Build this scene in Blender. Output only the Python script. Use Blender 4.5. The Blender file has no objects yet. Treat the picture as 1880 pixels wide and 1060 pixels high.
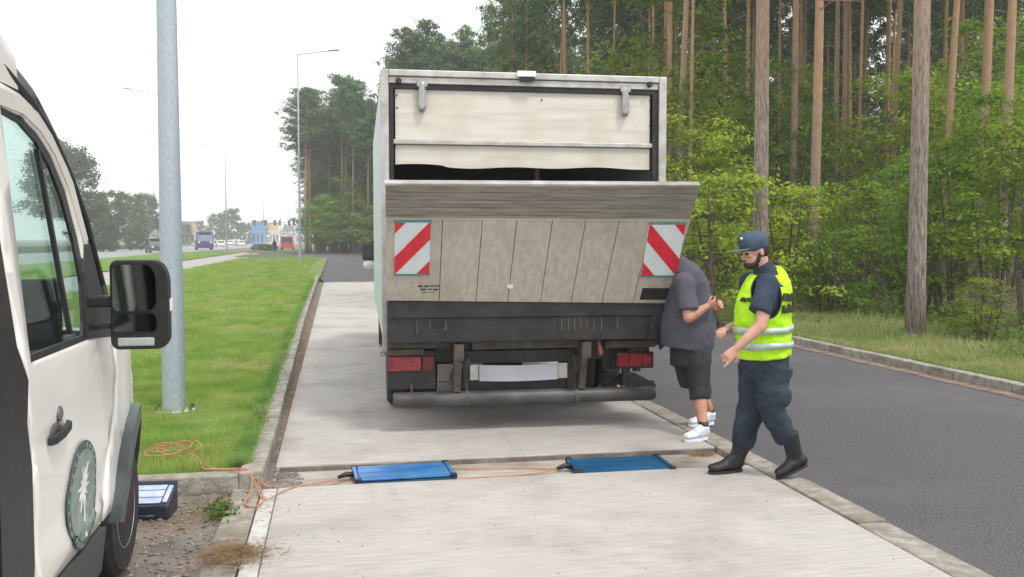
import bpy, bmesh, math, random
import numpy as np
from mathutils import Vector, Matrix
R = math.radians
random.seed(7); rng = np.random.default_rng(7)
sc = bpy.context.scene
COL = sc.collection

# ---------------------------------------------------------------- camera
CH = 1.70; FPX = 1700.0                       # eye height, focal length in photo pixels (1880 wide)
_Y = Vector((-325/FPX, 90/FPX, -1)).normalized()
_Z = Vector((0, FPX, 90)).normalized()
_X = _Y.cross(_Z)
CM = Matrix((_X, _Y, _Z))                     # camera axes -> world
cam = bpy.data.cameras.new('camera'); camo = bpy.data.objects.new('camera', cam); COL.objects.link(camo)
camo.matrix_world = Matrix.Translation((0, 0, CH)) @ CM.to_4x4()
cam.sensor_width = 36; cam.lens = 36*FPX/1880; cam.clip_start = .1; cam.clip_end = 6000
sc.camera = camo

# ---------------------------------------------------------------- sky and sun (thin bright overcast)
SUN_EL, SUN_AZ = 58, 150                      # azimuth measured clockwise from +Y
wd = bpy.data.worlds.new('World'); sc.world = wd; wd.use_nodes = True
nt = wd.node_tree; bg = nt.nodes['Background']
sky = nt.nodes.new('ShaderNodeTexSky'); sky.sky_type = 'NISHITA'; sky.sun_disc = False
sky.sun_elevation = R(SUN_EL); sky.sun_rotation = R(SUN_AZ); sky.dust_density = 4; sky.air_density = 1.2
wn = nt.nodes.new('ShaderNodeTexNoise'); wn.inputs['Scale'].default_value = 2.2; wn.inputs['Detail'].default_value = 4
wr = nt.nodes.new('ShaderNodeMapRange'); wr.inputs['To Min'].default_value = 11.6; wr.inputs['To Max'].default_value = 14.0
wr.inputs['From Min'].default_value = .3; wr.inputs['From Max'].default_value = .7
wc = nt.nodes.new('ShaderNodeCombineColor'); wm = nt.nodes.new('ShaderNodeMix'); wm.data_type = 'RGBA'
wm.inputs['Factor'].default_value = .90
nt.links.new(wn.outputs['Fac'], wr.inputs['Value'])
for i in range(3): nt.links.new(wr.outputs[0], wc.inputs[i])
nt.links.new(sky.outputs[0], wm.inputs['A']); nt.links.new(wc.outputs[0], wm.inputs['B'])
nt.links.new(wm.outputs['Result'], bg.inputs[0]); bg.inputs[1].default_value = .092
sl = bpy.data.lights.new('sun', 'SUN'); sl.energy = 1.5; sl.angle = R(10); sl.color = (1, .96, .9)
so = bpy.data.objects.new('sun', sl); COL.objects.link(so)
sd = Vector((math.sin(R(SUN_AZ))*math.cos(R(SUN_EL)), math.cos(R(SUN_AZ))*math.cos(R(SUN_EL)), math.sin(R(SUN_EL))))
so.rotation_euler = sd.to_track_quat('Z', 'Y').to_euler()
sc.view_settings.view_transform = 'Standard'; sc.view_settings.look = 'None'
sc.view_settings.exposure = 0.48; sc.view_settings.gamma = 1
sc.cycles.volume_bounces = 1; sc.cycles.max_bounces = 8; sc.cycles.transparent_max_bounces = 12

# ---------------------------------------------------------------- measuring helpers
def ray(px, py): return CM @ Vector(((px-940)/FPX, (530-py)/FPX, -1))
def P(px, py, y):                             # the point of the plane Y = y seen at a photo pixel
    r = ray(px, py); return r*(y/r.y) + Vector((0, 0, CH))
def G(px, py, z=0.0):                         # the ground point at a photo pixel
    r = ray(px, py); return r*((z-CH)/r.z) + Vector((0, 0, CH))
def XR(px, y, py=445): return P(px, py, y).x

# ---------------------------------------------------------------- materials
def mat(name, c1, c2=None, rough=.6, metal=0, scale=8, bump=0, bscale=None, stretch=None, detail=5, spec=None,
        blotch=None, bsc=1.2, coord='Object', lo=.35, hi=.65, coat=0, trans=0, emit=None):
    m = bpy.data.materials.new(name); m.use_nodes = True; t = m.node_tree; p = t.nodes['Principled BSDF']
    p.inputs['Roughness'].default_value = rough; p.inputs['Metallic'].default_value = metal
    if spec is not None: p.inputs['Specular IOR Level'].default_value = spec
    if coat: p.inputs['Coat Weight'].default_value = coat
    if emit: p.inputs['Emission Color'].default_value = (*emit, 1); p.inputs['Emission Strength'].default_value = 1
    if c2 is None and not bump:
        p.inputs['Base Color'].default_value = (*c1, 1); return m
    tc = t.nodes.new('ShaderNodeTexCoord'); mp = t.nodes.new('ShaderNodeMapping')
    t.links.new(tc.outputs[coord], mp.inputs[0])
    if stretch: mp.inputs['Scale'].default_value = stretch
    n = t.nodes.new('ShaderNodeTexNoise'); n.inputs['Scale'].default_value = scale; n.inputs['Detail'].default_value = detail
    t.links.new(mp.outputs[0], n.inputs['Vector'])
    r = t.nodes.new('ShaderNodeMapRange'); r.inputs['From Min'].default_value = lo; r.inputs['From Max'].default_value = hi
    t.links.new(n.outputs['Fac'], r.inputs['Value'])
    mx = t.nodes.new('ShaderNodeMix'); mx.data_type = 'RGBA'
    mx.inputs['A'].default_value = (*c1, 1); mx.inputs['B'].default_value = (*(c2 or c1), 1)
    t.links.new(r.outputs[0], mx.inputs['Factor']); out = mx.outputs['Result']
    if blotch:
        n2 = t.nodes.new('ShaderNodeTexNoise'); n2.inputs['Scale'].default_value = bsc; n2.inputs['Detail'].default_value = 6
        n2.inputs['Roughness'].default_value = .62
        t.links.new(tc.outputs[coord], n2.inputs['Vector'])
        r2 = t.nodes.new('ShaderNodeMapRange'); r2.inputs['From Min'].default_value = .48; r2.inputs['From Max'].default_value = .72
        t.links.new(n2.outputs['Fac'], r2.inputs['Value'])
        m2 = t.nodes.new('ShaderNodeMix'); m2.data_type = 'RGBA'; m2.inputs['B'].default_value = (*blotch, 1)
        t.links.new(out, m2.inputs['A']); t.links.new(r2.outputs[0], m2.inputs['Factor']); out = m2.outputs['Result']
    t.links.new(out, p.inputs['Base Color'])
    if bump:
        b = t.nodes.new('ShaderNodeBump'); b.inputs['Strength'].default_value = bump; b.inputs['Distance'].default_value = .02
        nb = n
        if bscale:
            nb = t.nodes.new('ShaderNodeTexNoise'); nb.inputs['Scale'].default_value = bscale; nb.inputs['Detail'].default_value = 4
            t.links.new(mp.outputs[0], nb.inputs['Vector'])
        t.links.new(nb.outputs['Fac'], b.inputs['Height']); t.links.new(b.outputs[0], p.inputs['Normal'])
    return m

def leafmat(name, c1, c2, tr=.35, scale=1.3, dry=None):
    m = bpy.data.materials.new(name); m.use_nodes = True; t = m.node_tree; t.nodes.clear()
    o = t.nodes.new('ShaderNodeOutputMaterial'); d = t.nodes.new('ShaderNodeBsdfPrincipled'); d.inputs['Roughness'].default_value = .55
    d.inputs['Specular IOR Level'].default_value = .25
    tl = t.nodes.new('ShaderNodeBsdfTranslucent'); ms = t.nodes.new('ShaderNodeMixShader'); ms.inputs[0].default_value = tr
    tc = t.nodes.new('ShaderNodeTexCoord'); n = t.nodes.new('ShaderNodeTexNoise'); n.inputs['Scale'].default_value = scale; n.inputs['Detail'].default_value = 8
    n.inputs['Roughness'].default_value = .7
    oi = t.nodes.new('ShaderNodeObjectInfo')
    t.links.new(tc.outputs['Object'], n.inputs['Vector'])
    r = t.nodes.new('ShaderNodeMapRange'); r.inputs['From Min'].default_value = .3; r.inputs['From Max'].default_value = .7
    t.links.new(n.outputs['Fac'], r.inputs['Value'])
    mx = t.nodes.new('ShaderNodeMix'); mx.data_type = 'RGBA'; mx.inputs['A'].default_value = (*c1, 1); mx.inputs['B'].default_value = (*c2, 1)
    t.links.new(r.outputs[0], mx.inputs['Factor'])
    hs = t.nodes.new('ShaderNodeHueSaturation'); r2 = t.nodes.new('ShaderNodeMapRange')
    r2.inputs['To Min'].default_value = .7; r2.inputs['To Max'].default_value = 1.3
    t.links.new(oi.outputs['Random'], r2.inputs['Value']); t.links.new(r2.outputs[0], hs.inputs['Value'])
    col = mx.outputs['Result']
    if dry:
        n3 = t.nodes.new('ShaderNodeTexNoise'); n3.inputs['Scale'].default_value = .55; n3.inputs['Detail'].default_value = 7; n3.inputs['Roughness'].default_value = .7
        t.links.new(tc.outputs['Object'], n3.inputs['Vector']); r4 = t.nodes.new('ShaderNodeMapRange'); r4.inputs['From Min'].default_value = .50; r4.inputs['From Max'].default_value = .66; r4.inputs['To Max'].default_value = .8
        t.links.new(n3.outputs['Fac'], r4.inputs['Value']); m3 = t.nodes.new('ShaderNodeMix'); m3.data_type = 'RGBA'; m3.inputs['B'].default_value = (*dry, 1)
        t.links.new(col, m3.inputs['A']); t.links.new(r4.outputs[0], m3.inputs['Factor']); col = m3.outputs['Result']
    t.links.new(col, hs.inputs['Color'])
    wn_ = t.nodes.new('ShaderNodeTexWhiteNoise'); wn_.noise_dimensions = '1D'; t.links.new(oi.outputs['Random'], wn_.inputs['W']); r3 = t.nodes.new('ShaderNodeMapRange'); r3.inputs['To Min'].default_value = .478; r3.inputs['To Max'].default_value = .525
    t.links.new(wn_.outputs['Value'], r3.inputs['Value']); t.links.new(r3.outputs[0], hs.inputs['Hue'])
    t.links.new(hs.outputs[0], d.inputs['Base Color']); t.links.new(hs.outputs[0], tl.inputs[0])
    t.links.new(d.outputs[0], ms.inputs[1]); t.links.new(tl.outputs[0], ms.inputs[2]); t.links.new(ms.outputs[0], o.inputs[0])
    return m

M = {}
M['ground'] = mat('meadow earth', (.075, .10, .025), (.12, .13, .045), .9, scale=.35, bump=.3, bscale=3, blotch=(.16, .14, .07), bsc=.08)
M['lawn'] = mat('lawn soil', (.10, .17, .025), (.17, .23, .05), .9, scale=2.2, bump=.5, bscale=25, blotch=(.17, .16, .06), bsc=.9)
M['concrete'] = mat('broomed concrete', (.36, .34, .318), (.48, .458, .43), .85, scale=9, stretch=(.4, 8, 1), bump=.25, bscale=30, blotch=(.285, .262, .235), bsc=.85)
def tyremarks(m):
    t = m.node_tree; p = t.nodes['Principled BSDF']; src = p.inputs['Base Color'].links[0].from_socket; out = src
    tc = t.nodes.new('ShaderNodeTexCoord')
    for sc3, c, lo, hi, k in (((1.9, .16, 1), (.20, .185, .17), .58, .72, .30), ((9, 2.2, 1), (.16, .145, .13), .66, .70, .55), ((.9, 1.1, 1), (.60, .575, .55), .55, .75, .5)):
        mp = t.nodes.new('ShaderNodeMapping'); mp.inputs['Scale'].default_value = sc3; t.links.new(tc.outputs['Object'], mp.inputs[0]); mp.inputs['Location'].default_value = (3*k, 7*k, 0)
        n = t.nodes.new('ShaderNodeTexNoise'); n.inputs['Scale'].default_value = 1; n.inputs['Detail'].default_value = 7; n.inputs['Roughness'].default_value = .65; t.links.new(mp.outputs[0], n.inputs['Vector'])
        r = t.nodes.new('ShaderNodeMapRange'); r.inputs['From Min'].default_value = lo; r.inputs['From Max'].default_value = hi; r.inputs['To Max'].default_value = k; t.links.new(n.outputs['Fac'], r.inputs['Value'])
        mx = t.nodes.new('ShaderNodeMix'); mx.data_type = 'RGBA'; mx.inputs['B'].default_value = (*c, 1); t.links.new(out, mx.inputs['A']); t.links.new(r.outputs[0], mx.inputs['Factor']); out = mx.outputs['Result']
    t.links.new(out, p.inputs['Base Color'])
tyremarks(M['concrete'])
M['cement'] = mat('pale cement', (.42, .41, .385), (.56, .55, .52), .85, scale=12, bump=.2)
M['channel'] = mat('channel floor', (.30, .26, .22), (.43, .40, .355), .9, scale=7, stretch=(.5, 3, 1), bump=.4, blotch=(.20, .145, .105), bsc=1.6)
M['kerb'] = mat('weathered kerb stone', (.22, .20, .17), (.36, .34, .30), .9, scale=11, bump=.5, bscale=45, blotch=(.15, .13, .085), bsc=2.5)
M['asphalt'] = mat('asphalt', (.038, .037, .043), (.135, .131, .142), .9, scale=75, bump=.6, bscale=110, blotch=(.118, .112, .114), bsc=.5)
M['road'] = mat('worn grey carriageway', (.24, .24, .25), (.30, .30, .31), .85, scale=2, blotch=(.2, .2, .21), bsc=.2)
M['path'] = mat('grey paving', (.30, .28, .27), (.38, .36, .34), .9, scale=4, bump=.2)
M['pathedge'] = mat('light path edge', (.58, .55, .49), (.68, .65, .58), .9, scale=6)
M['dirt'] = mat('dirty driveway', (.12, .105, .095), (.24, .21, .19), .95, scale=4, bump=.7, bscale=28, blotch=(.17, .115, .08), bsc=1.7)
M['litter'] = mat('forest litter', (.07, .05, .025), (.15, .12, .055), .95, scale=2, bump=.6, bscale=12, blotch=(.05, .07, .018), bsc=.5)
M['gutter'] = mat('leaf dirt in the gutter', (.12, .075, .055), (.26, .20, .165), .95, scale=7, bump=.5, bscale=40)
M['stone'] = mat('gravel bits', (.10, .08, .06), (.36, .32, .27), .9, scale=25)
M['grass'] = leafmat('grass blades', (.11, .26, .03), (.40, .54, .15), .4, 1.4, dry=(.46, .42, .20))
M['tuft'] = leafmat('yellow green tufts', (.24, .38, .03), (.46, .50, .11), .4, 2.5)
M['drygrass'] = leafmat('tall pale grass', (.17, .25, .05), (.46, .43, .20), .35, .8)
M['straw'] = leafmat('dry straw', (.25, .16, .07), (.42, .32, .18), .2, 5)
M['leaf'] = leafmat('deciduous leaves', (.026, .085, .008), (.36, .50, .045), .45, 1.5)
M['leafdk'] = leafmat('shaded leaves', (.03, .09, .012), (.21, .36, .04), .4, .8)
M['needle'] = leafmat('pine needles', (.028, .080, .030), (.12, .22, .06), .2, .7)
M['hazeleaf'] = leafmat('far leaves', (.04, .085, .03), (.09, .15, .045), .3, .35)
M['green'] = leafmat('herb leaves', (.05, .13, .012), (.13, .23, .03), .35, .5)
M['stem'] = mat('thin bark', (.06, .045, .035), (.14, .11, .085), .9, scale=12, bump=.4)
# pine bark: grey plated foot, orange flaking top
def barkmat():
    m = mat('pine bark', (.095, .072, .058), (.36, .31, .27), .9, scale=12, stretch=(2.6, 2.6, .5), bump=1.0, bscale=14, coord='Object', lo=.3, hi=.7)
    t = m.node_tree; p = t.nodes['Principled BSDF']; src = p.inputs['Base Color'].links[0].from_socket
    tc = t.nodes.new('ShaderNodeTexCoord'); sx = t.nodes.new('ShaderNodeSeparateXYZ'); t.links.new(tc.outputs['Object'], sx.inputs[0])
    n = t.nodes.new('ShaderNodeTexNoise'); n.inputs['Scale'].default_value = 1.5; t.links.new(tc.outputs['Object'], n.inputs['Vector'])
    ad = t.nodes.new('ShaderNodeMath'); ad.operation = 'MULTIPLY_ADD'; ad.inputs[1].default_value = 6.0
    t.links.new(n.outputs['Fac'], ad.inputs[0]); t.links.new(sx.outputs['Z'], ad.inputs[2])
    oi = t.nodes.new('ShaderNodeObjectInfo'); a2 = t.nodes.new('ShaderNodeMath'); a2.operation = 'MULTIPLY_ADD'; a2.inputs[1].default_value = 5
    t.links.new(oi.outputs['Random'], a2.inputs[0]); t.links.new(ad.outputs[0], a2.inputs[2])
    r = t.nodes.new('ShaderNodeMapRange'); r.inputs['From Min'].default_value = 7.5; r.inputs['From Max'].default_value = 13
    t.links.new(a2.outputs[0], r.inputs['Value'])
    n2 = t.nodes.new('ShaderNodeTexNoise'); n2.inputs['Scale'].default_value = 7
    m2 = t.nodes.new('ShaderNodeMix'); m2.data_type = 'RGBA'; m2.inputs['A'].default_value = (.23, .13, .07, 1); m2.inputs['B'].default_value = (.48, .31, .18, 1)
    t.links.new(n2.outputs['Fac'], m2.inputs['Factor']); t.links.new(tc.outputs['Object'], n2.inputs['Vector'])
    mx = t.nodes.new('ShaderNodeMix'); mx.data_type = 'RGBA'; t.links.new(r.outputs[0], mx.inputs['Factor'])
    t.links.new(src, mx.inputs['A']); t.links.new(m2.outputs['Result'], mx.inputs['B']); t.links.new(mx.outputs['Result'], p.inputs['Base Color'])
    return m
M['bark'] = barkmat()
M['galv'] = mat('galvanised steel', (.34, .40, .45), (.42, .48, .53), .5, .3, scale=45, stretch=(1, 1, .6), bump=.08)
M['galvfar'] = mat('lamp post steel', (.30, .34, .37), (.38, .42, .45), .55, .3, scale=6)
M['alu'] = mat('dull aluminium', (.42, .41, .39), (.56, .55, .53), .45, .5, scale=9, bump=.05, blotch=(.3, .27, .23), bsc=3)
M['tarp'] = mat('grey box side', (.46, .52, .53), (.53, .58, .59), .5, scale=1.5)
M['cream'] = mat('cream plywood shutter', (.58, .545, .475), (.68, .65, .58), .6, scale=3, stretch=(.5, 1, 7), bump=.05, blotch=(.54, .50, .42), bsc=2.2)
M['platlow'] = mat('scuffed platform', (.47, .425, .36), (.58, .53, .455), .55, .25, scale=5, stretch=(5, 5, .6), bump=.1, blotch=(.40, .355, .285), bsc=1.8)
def runs(m, c, sx_, sz, lo, hi, k):
    t = m.node_tree; p = t.nodes['Principled BSDF']; src = p.inputs['Base Color'].links[0].from_socket
    tc = t.nodes.new('ShaderNodeTexCoord'); mp = t.nodes.new('ShaderNodeMapping'); mp.inputs['Scale'].default_value = (sx_, 1, sz); t.links.new(tc.outputs['Object'], mp.inputs[0])
    n = t.nodes.new('ShaderNodeTexNoise'); n.inputs['Scale'].default_value = 1; n.inputs['Detail'].default_value = 6; n.inputs['Roughness'].default_value = .7; t.links.new(mp.outputs[0], n.inputs['Vector'])
    r = t.nodes.new('ShaderNodeMapRange'); r.inputs['From Min'].default_value = lo; r.inputs['From Max'].default_value = hi; r.inputs['To Max'].default_value = k; t.links.new(n.outputs['Fac'], r.inputs['Value'])
    mx = t.nodes.new('ShaderNodeMix'); mx.data_type = 'RGBA'; mx.inputs['B'].default_value = (*c, 1); t.links.new(src, mx.inputs['A']); t.links.new(r.outputs[0], mx.inputs['Factor']); t.links.new(mx.outputs['Result'], p.inputs['Base Color'])
runs(M['platlow'], (.30, .26, .215), 45, 1.5, .60, .68, .4); runs(M['platlow'], (.62, .60, .54), 2, 60, .62, .68, .4)
M['plattop'] = mat('scuffed platform tip', (.20, .18, .15), (.31, .285, .245), .55, .25, scale=6, stretch=(.6, 1, 9), bump=.15)
M['blackmet'] = mat('dirty black steel', (.010, .011, .014), (.022, .022, .026), .5, .1, scale=7, bump=.15, blotch=(.040, .036, .032), bsc=5)
runs(M['blackmet'], (.10, .09, .085), 60, 3, .64, .70, .4)
M['dirtymet'] = mat('rusty grey steel', (.055, .049, .042), (.13, .117, .10), .7, .2, scale=9, bump=.2, blotch=(.11, .055, .03), bsc=4)
M['pipe'] = mat('worn grey tube', (.05, .053, .058), (.12, .12, .122), .5, .3, scale=6, stretch=(.5, 1, 1), bump=.1, blotch=(.075, .05, .036), bsc=3)
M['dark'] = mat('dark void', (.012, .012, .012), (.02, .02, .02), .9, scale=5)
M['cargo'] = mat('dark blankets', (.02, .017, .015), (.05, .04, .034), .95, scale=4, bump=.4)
M['wood'] = mat('wooden pole', (.30, .20, .12), (.42, .30, .19), .8, scale=20)
M['red'] = mat('red retroreflector', (.62, .015, .03), (.72, .03, .05), .4, scale=30)
M['whiteref'] = mat('white retroreflector', (.62, .68, .70), (.72, .77, .79), .35, scale=40)
M['teal'] = mat('teal edge strip', (.05, .22, .24), (.07, .28, .30), .5, scale=9)
M['lamp'] = mat('red tail lamp', (.16, .006, .012), (.34, .015, .03), .25, scale=22, coat=.5)
M['lampw'] = mat('white lamp lens', (.75, .75, .75), (.85, .85, .85), .3, scale=9)
M['plate'] = mat('white number plate', (.42, .44, .48), (.50, .52, .56), .4, scale=3)
M['tyre'] = mat('tyre rubber', (.012, .012, .013), (.03, .029, .028), .85, scale=20, bump=.2)
M['rim'] = mat('steel rim', (.30, .30, .31), (.42, .42, .43), .4, .7, scale=12)
M['white'] = mat('white van paint', (.72, .71, .68), (.77, .76, .73), .3, scale=2, coat=.4, blotch=(.66, .64, .60), bsc=1.4)
M['whitefr'] = mat('white door frame paint', (.54, .52, .49), (.60, .58, .55), .35, scale=3)
M['blackpl'] = mat('black plastic', (.012, .012, .014), (.022, .022, .025), .45, scale=25)
M['greypl'] = mat('dark grey cladding', (.045, .047, .05), (.065, .067, .07), .6, scale=60, bump=.1)
M['archpl'] = mat('green grey arch trim', (.055, .075, .075), (.085, .10, .10), .45, scale=10)
M['seat'] = mat('black seat cloth', (.014, .014, .016), (.03, .03, .032), .9, scale=60)
M['mirror'] = mat('mirror glass', (.55, .6, .55), rough=.03, metal=1)
M['chrome'] = mat('grey door handle', (.10, .10, .10), (.18, .18, .18), .35, .3, scale=12)
M['emb'] = mat('grey green emblem film', (.15, .20, .18), (.25, .31, .28), .4, scale=14)
M['embdk'] = mat('dark green emblem ring', (.03, .065, .06), (.07, .11, .10), .4, scale=20)
M['embw'] = mat('white emblem film', (.70, .72, .70), (.76, .78, .76), .4, scale=9)
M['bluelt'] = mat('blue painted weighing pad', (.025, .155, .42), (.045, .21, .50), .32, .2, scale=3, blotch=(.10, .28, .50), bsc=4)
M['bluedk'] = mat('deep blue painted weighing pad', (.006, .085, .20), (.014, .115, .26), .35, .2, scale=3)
M['bluefr'] = mat('dark blue steel', (.006, .04, .10), (.015, .06, .14), .4, .2, scale=12)
M['orange'] = mat('orange cable', (.42, .15, .075), (.52, .23, .13), .5, scale=9)
M['casebl'] = mat('black case', (.012, .014, .03), (.025, .03, .05), .4, scale=12)
M['sheet'] = mat('pale blue panel', (.30, .37, .54), (.52, .58, .72), .35, scale=6)
M['skin'] = mat('skin', (.50, .27, .20), (.58, .33, .25), .5, scale=9)
M['skin2'] = mat('tanned skin', (.45, .22, .14), (.54, .29, .19), .5, scale=9)
M['hair'] = mat('dark hair', (.012, .008, .007), (.03, .02, .018), .8, scale=70, bump=.5)
M['hair2'] = mat('grey hair', (.12, .11, .10), (.22, .20, .19), .8, scale=70, bump=.5)
M['navy'] = mat('navy cloth', (.016, .028, .052), (.03, .046, .078), .85, scale=5, bump=.5, bscale=14)
M['navyt'] = mat('navy work trousers', (.009, .018, .030), (.026, .043, .062), .85, scale=5, bump=1.0, bscale=9)
M['cap'] = mat('navy cap cloth', (.02, .04, .075), (.045, .075, .12), .8, scale=9, bump=.3)
M['capbrim'] = mat('cap brim', (.06, .10, .13), (.11, .16, .19), .7, scale=9)
M['hivis'] = mat('hi-vis yellow cloth', (.36, .74, .004), (.52, .88, .01), .75, scale=4, bump=1.0, bscale=11, stretch=(1, 1, .6))
M['refl'] = mat('silver reflective tape', (.36, .46, .40), (.50, .60, .52), .4, .2, scale=14)
M['boot'] = mat('black leather', (.007, .007, .008), (.018, .018, .019), .5, scale=12, bump=.3)
M['greyshirt'] = mat('grey cotton', (.068, .068, .088), (.085, .085, .108), .9, scale=4, bump=.5, bscale=7, stretch=(1, 1, .5))
M['shorts'] = mat('black shorts', (.014, .011, .016), (.03, .026, .034), .85, scale=5, bump=.8, bscale=12)
M['shoe'] = mat('white trainer', (.62, .65, .70), (.78, .80, .83), .6, scale=20)
M['shoebl'] = mat('pale blue trainer panel', (.30, .38, .50), (.42, .50, .62), .6, scale=20)
M['eye'] = mat('eye', (.02, .015, .012), rough=.2)
M['cardk'] = mat('dark car paint', (.05, .055, .07), (.08, .085, .10), .35, scale=2)
M['carblue'] = mat('dark blue lorry paint', (.02, .03, .13), (.04, .05, .18), .4, scale=2)
M['carred'] = mat('red van paint', (.55, .03, .06), (.62, .06, .09), .35, scale=2)
M['carwhite'] = mat('white car paint', (.7, .7, .7), (.76, .76, .76), .35, scale=2)
M['carglass'] = mat('dark window glass', (.03, .04, .05), rough=.1)
M['bblue'] = mat('blue hall wall', (.05, .20, .50), (.08, .26, .58), .6, scale=.4)
M['byellow'] = mat('yellow hall wall', (.60, .38, .10), (.68, .46, .16), .6, scale=.4)
M['bgrey'] = mat('pale hall wall', (.50, .47, .45), (.58, .55, .52), .7, scale=.3)
M['broof'] = mat('roof sheet', (.20, .20, .22), (.26, .26, .28), .7, scale=.4)
M['print'] = mat('faded black print', (.02, .02, .02), (.09, .09, .08), .7, scale=60)
M['printv'] = mat('black vest print', (.02, .03, .004), (.05, .07, .01), .7, scale=60)

def glassmat(name, col, tint=.75):
    m = bpy.data.materials.new(name); m.use_nodes = True; t = m.node_tree; t.nodes.clear()
    o = t.nodes.new('ShaderNodeOutputMaterial'); g = t.nodes.new('ShaderNodeBsdfGlossy'); g.inputs['Roughness'].default_value = .03
    tr = t.nodes.new('ShaderNodeBsdfTransparent'); tr.inputs[0].default_value = (*col, 1)
    lw = t.nodes.new('ShaderNodeLayerWeight'); lw.inputs[0].default_value = .5; pw = t.nodes.new('ShaderNodeMath'); pw.operation = 'POWER'; pw.inputs[1].default_value = 4
    f = t.nodes.new('ShaderNodeMath'); f.operation = 'MULTIPLY_ADD'; f.inputs[1].default_value = .6; f.inputs[2].default_value = .03
    t.links.new(lw.outputs['Facing'], pw.inputs[0]); t.links.new(pw.outputs[0], f.inputs[0])
    ms = t.nodes.new('ShaderNodeMixShader'); t.links.new(f.outputs[0], ms.inputs[0]); t.links.new(tr.outputs[0], ms.inputs[1]); t.links.new(g.outputs[0], ms.inputs[2])
    t.links.new(ms.outputs[0], o.inputs[0]); return m
M['glass'] = glassmat('green tinted window glass', (.88, .96, .945))

# ---------------------------------------------------------------- object helpers
def tag(o, label=None, cat=None, group=None, kind=None):
    if label: o['label'] = label
    if cat: o['category'] = cat
    if group: o['group'] = group
    if kind: o['kind'] = kind
    return o
def thing(name, label, cat, loc=(0, 0, 0), rotz=0, group=None, kind=None):
    o = bpy.data.objects.new(name, None); o.empty_display_size = .3; COL.objects.link(o)
    o.location = loc; o.rotation_euler = (0, 0, rotz); return tag(o, label, cat, group, kind)
def obj(name, bm, m, parent=None, world=False, smooth=False, label=None, bevel=0):
    """link ONE mesh object; world=True: the mesh was built in world coordinates and moves into its (unrotated) parent's frame"""
    if isinstance(bm, bmesh.types.BMesh):
        me = bpy.data.meshes.new(name); bm.normal_update(); bm.to_mesh(me); bm.free()
    else: me = bm
    for mm in (m if isinstance(m, (list, tuple)) else [m]): me.materials.append(M[mm] if isinstance(mm, str) else mm)
    if smooth: me.shade_smooth()
    o = bpy.data.objects.new(name, me); COL.objects.link(o)
    if parent is not None:
        if world:
            off = Vector(parent.location)
            pp = parent.parent
            while pp is not None: off += Vector(pp.location); pp = pp.parent
            me.transform(Matrix.Translation(-off))
        o.parent = parent
    if bevel:
        b = o.modifiers.new('bevel', 'BEVEL'); b.width = bevel; b.segments = 2; b.limit_method = 'ANGLE'; b.angle_limit = R(40)
    if label: o['label'] = label
    return o
def copytree(o, parent=None):
    c = o.copy(); COL.objects.link(c)
    if parent is not None: c.parent = parent
    for ch in list(o.children): copytree(ch, c)
    return c
def BM(): return bmesh.new()
def box(bm, x0, x1, y0, y1, z0, z1, mi=0, rot=None):
    v = [bm.verts.new((x, y, z)) for x in (x0, x1) for y in (y0, y1) for z in (z0, z1)]
    for f in ((0, 1, 3, 2), (4, 6, 7, 5), (0, 4, 5, 1), (2, 3, 7, 6), (0, 2, 6, 4), (1, 5, 7, 3)):
        fc = bm.faces.new([v[i] for i in f]); fc.material_index = mi
    if rot is not None: bmesh.ops.transform(bm, matrix=rot, verts=v)
    return v
def quadbox(bm, q, n, mi=0):
    """box from 4 corner points q extruded by vector n"""
    a = [bm.verts.new(p) for p in q]; b = [bm.verts.new(Vector(p)+Vector(n)) for p in q]
    fs = [bm.faces.new(a), bm.faces.new(b[::-1])]
    for i in range(len(q)): fs.append(bm.faces.new((a[i], b[i], b[(i+1) % len(q)], a[(i+1) % len(q)])))
    for f in fs: f.material_index = mi
def tube(bm, pts, rad, seg=10, cap=True, mi=0, ref=None, round_ends=False):
    """loft along points; rad: number or (ra, rb) per station, ra along ref"""
    pts = [Vector(p) for p in pts]; n = len(pts)
    rad = [(r, r) if not isinstance(r, (tuple, list)) else r for r in (rad if isinstance(rad, list) else [rad]*n)]
    if round_ends:
        t0 = (pts[0]-pts[1]).normalized(); t1 = (pts[-1]-pts[-2]).normalized(); m0 = min(rad[0]); m1 = min(rad[-1])
        pts = [pts[0]+t0*m0*.85, pts[0]+t0*m0*.5] + pts + [pts[-1]+t1*m1*.5, pts[-1]+t1*m1*.85]
        rad = [tuple(k*.45 for k in rad[0]), tuple(k*.84 for k in rad[0])] + rad + [tuple(k*.84 for k in rad[-1]), tuple(k*.45 for k in rad[-1])]
        n = len(pts)
    rings = []; u = None
    for i in range(n):
        t = (pts[min(i+1, n-1)]-pts[max(i-1, 0)]).normalized()
        if ref is not None: u = Vector(ref)
        elif u is None: u = Vector((1, 0, 0)) if abs(t.x) < .8 else Vector((0, 0, 1))
        u = (u-t*u.dot(t)); u = u.normalized() if u.length > 1e-5 else Vector((0, 1, 0)); w = t.cross(u)
        rings.append([bm.verts.new(pts[i]+u*rad[i][0]*math.cos(a)+w*rad[i][1]*math.sin(a)) for a in [2*math.pi*k/seg for k in range(seg)]])
    for a, b in zip(rings, rings[1:]):
        for k in range(seg):
            f = bm.faces.new((a[k], a[(k+1) % seg], b[(k+1) % seg], b[k])); f.material_index = mi
    if cap:
        bm.faces.new(rings[0][::-1]).material_index = mi; bm.faces.new(rings[-1]).material_index = mi
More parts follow.
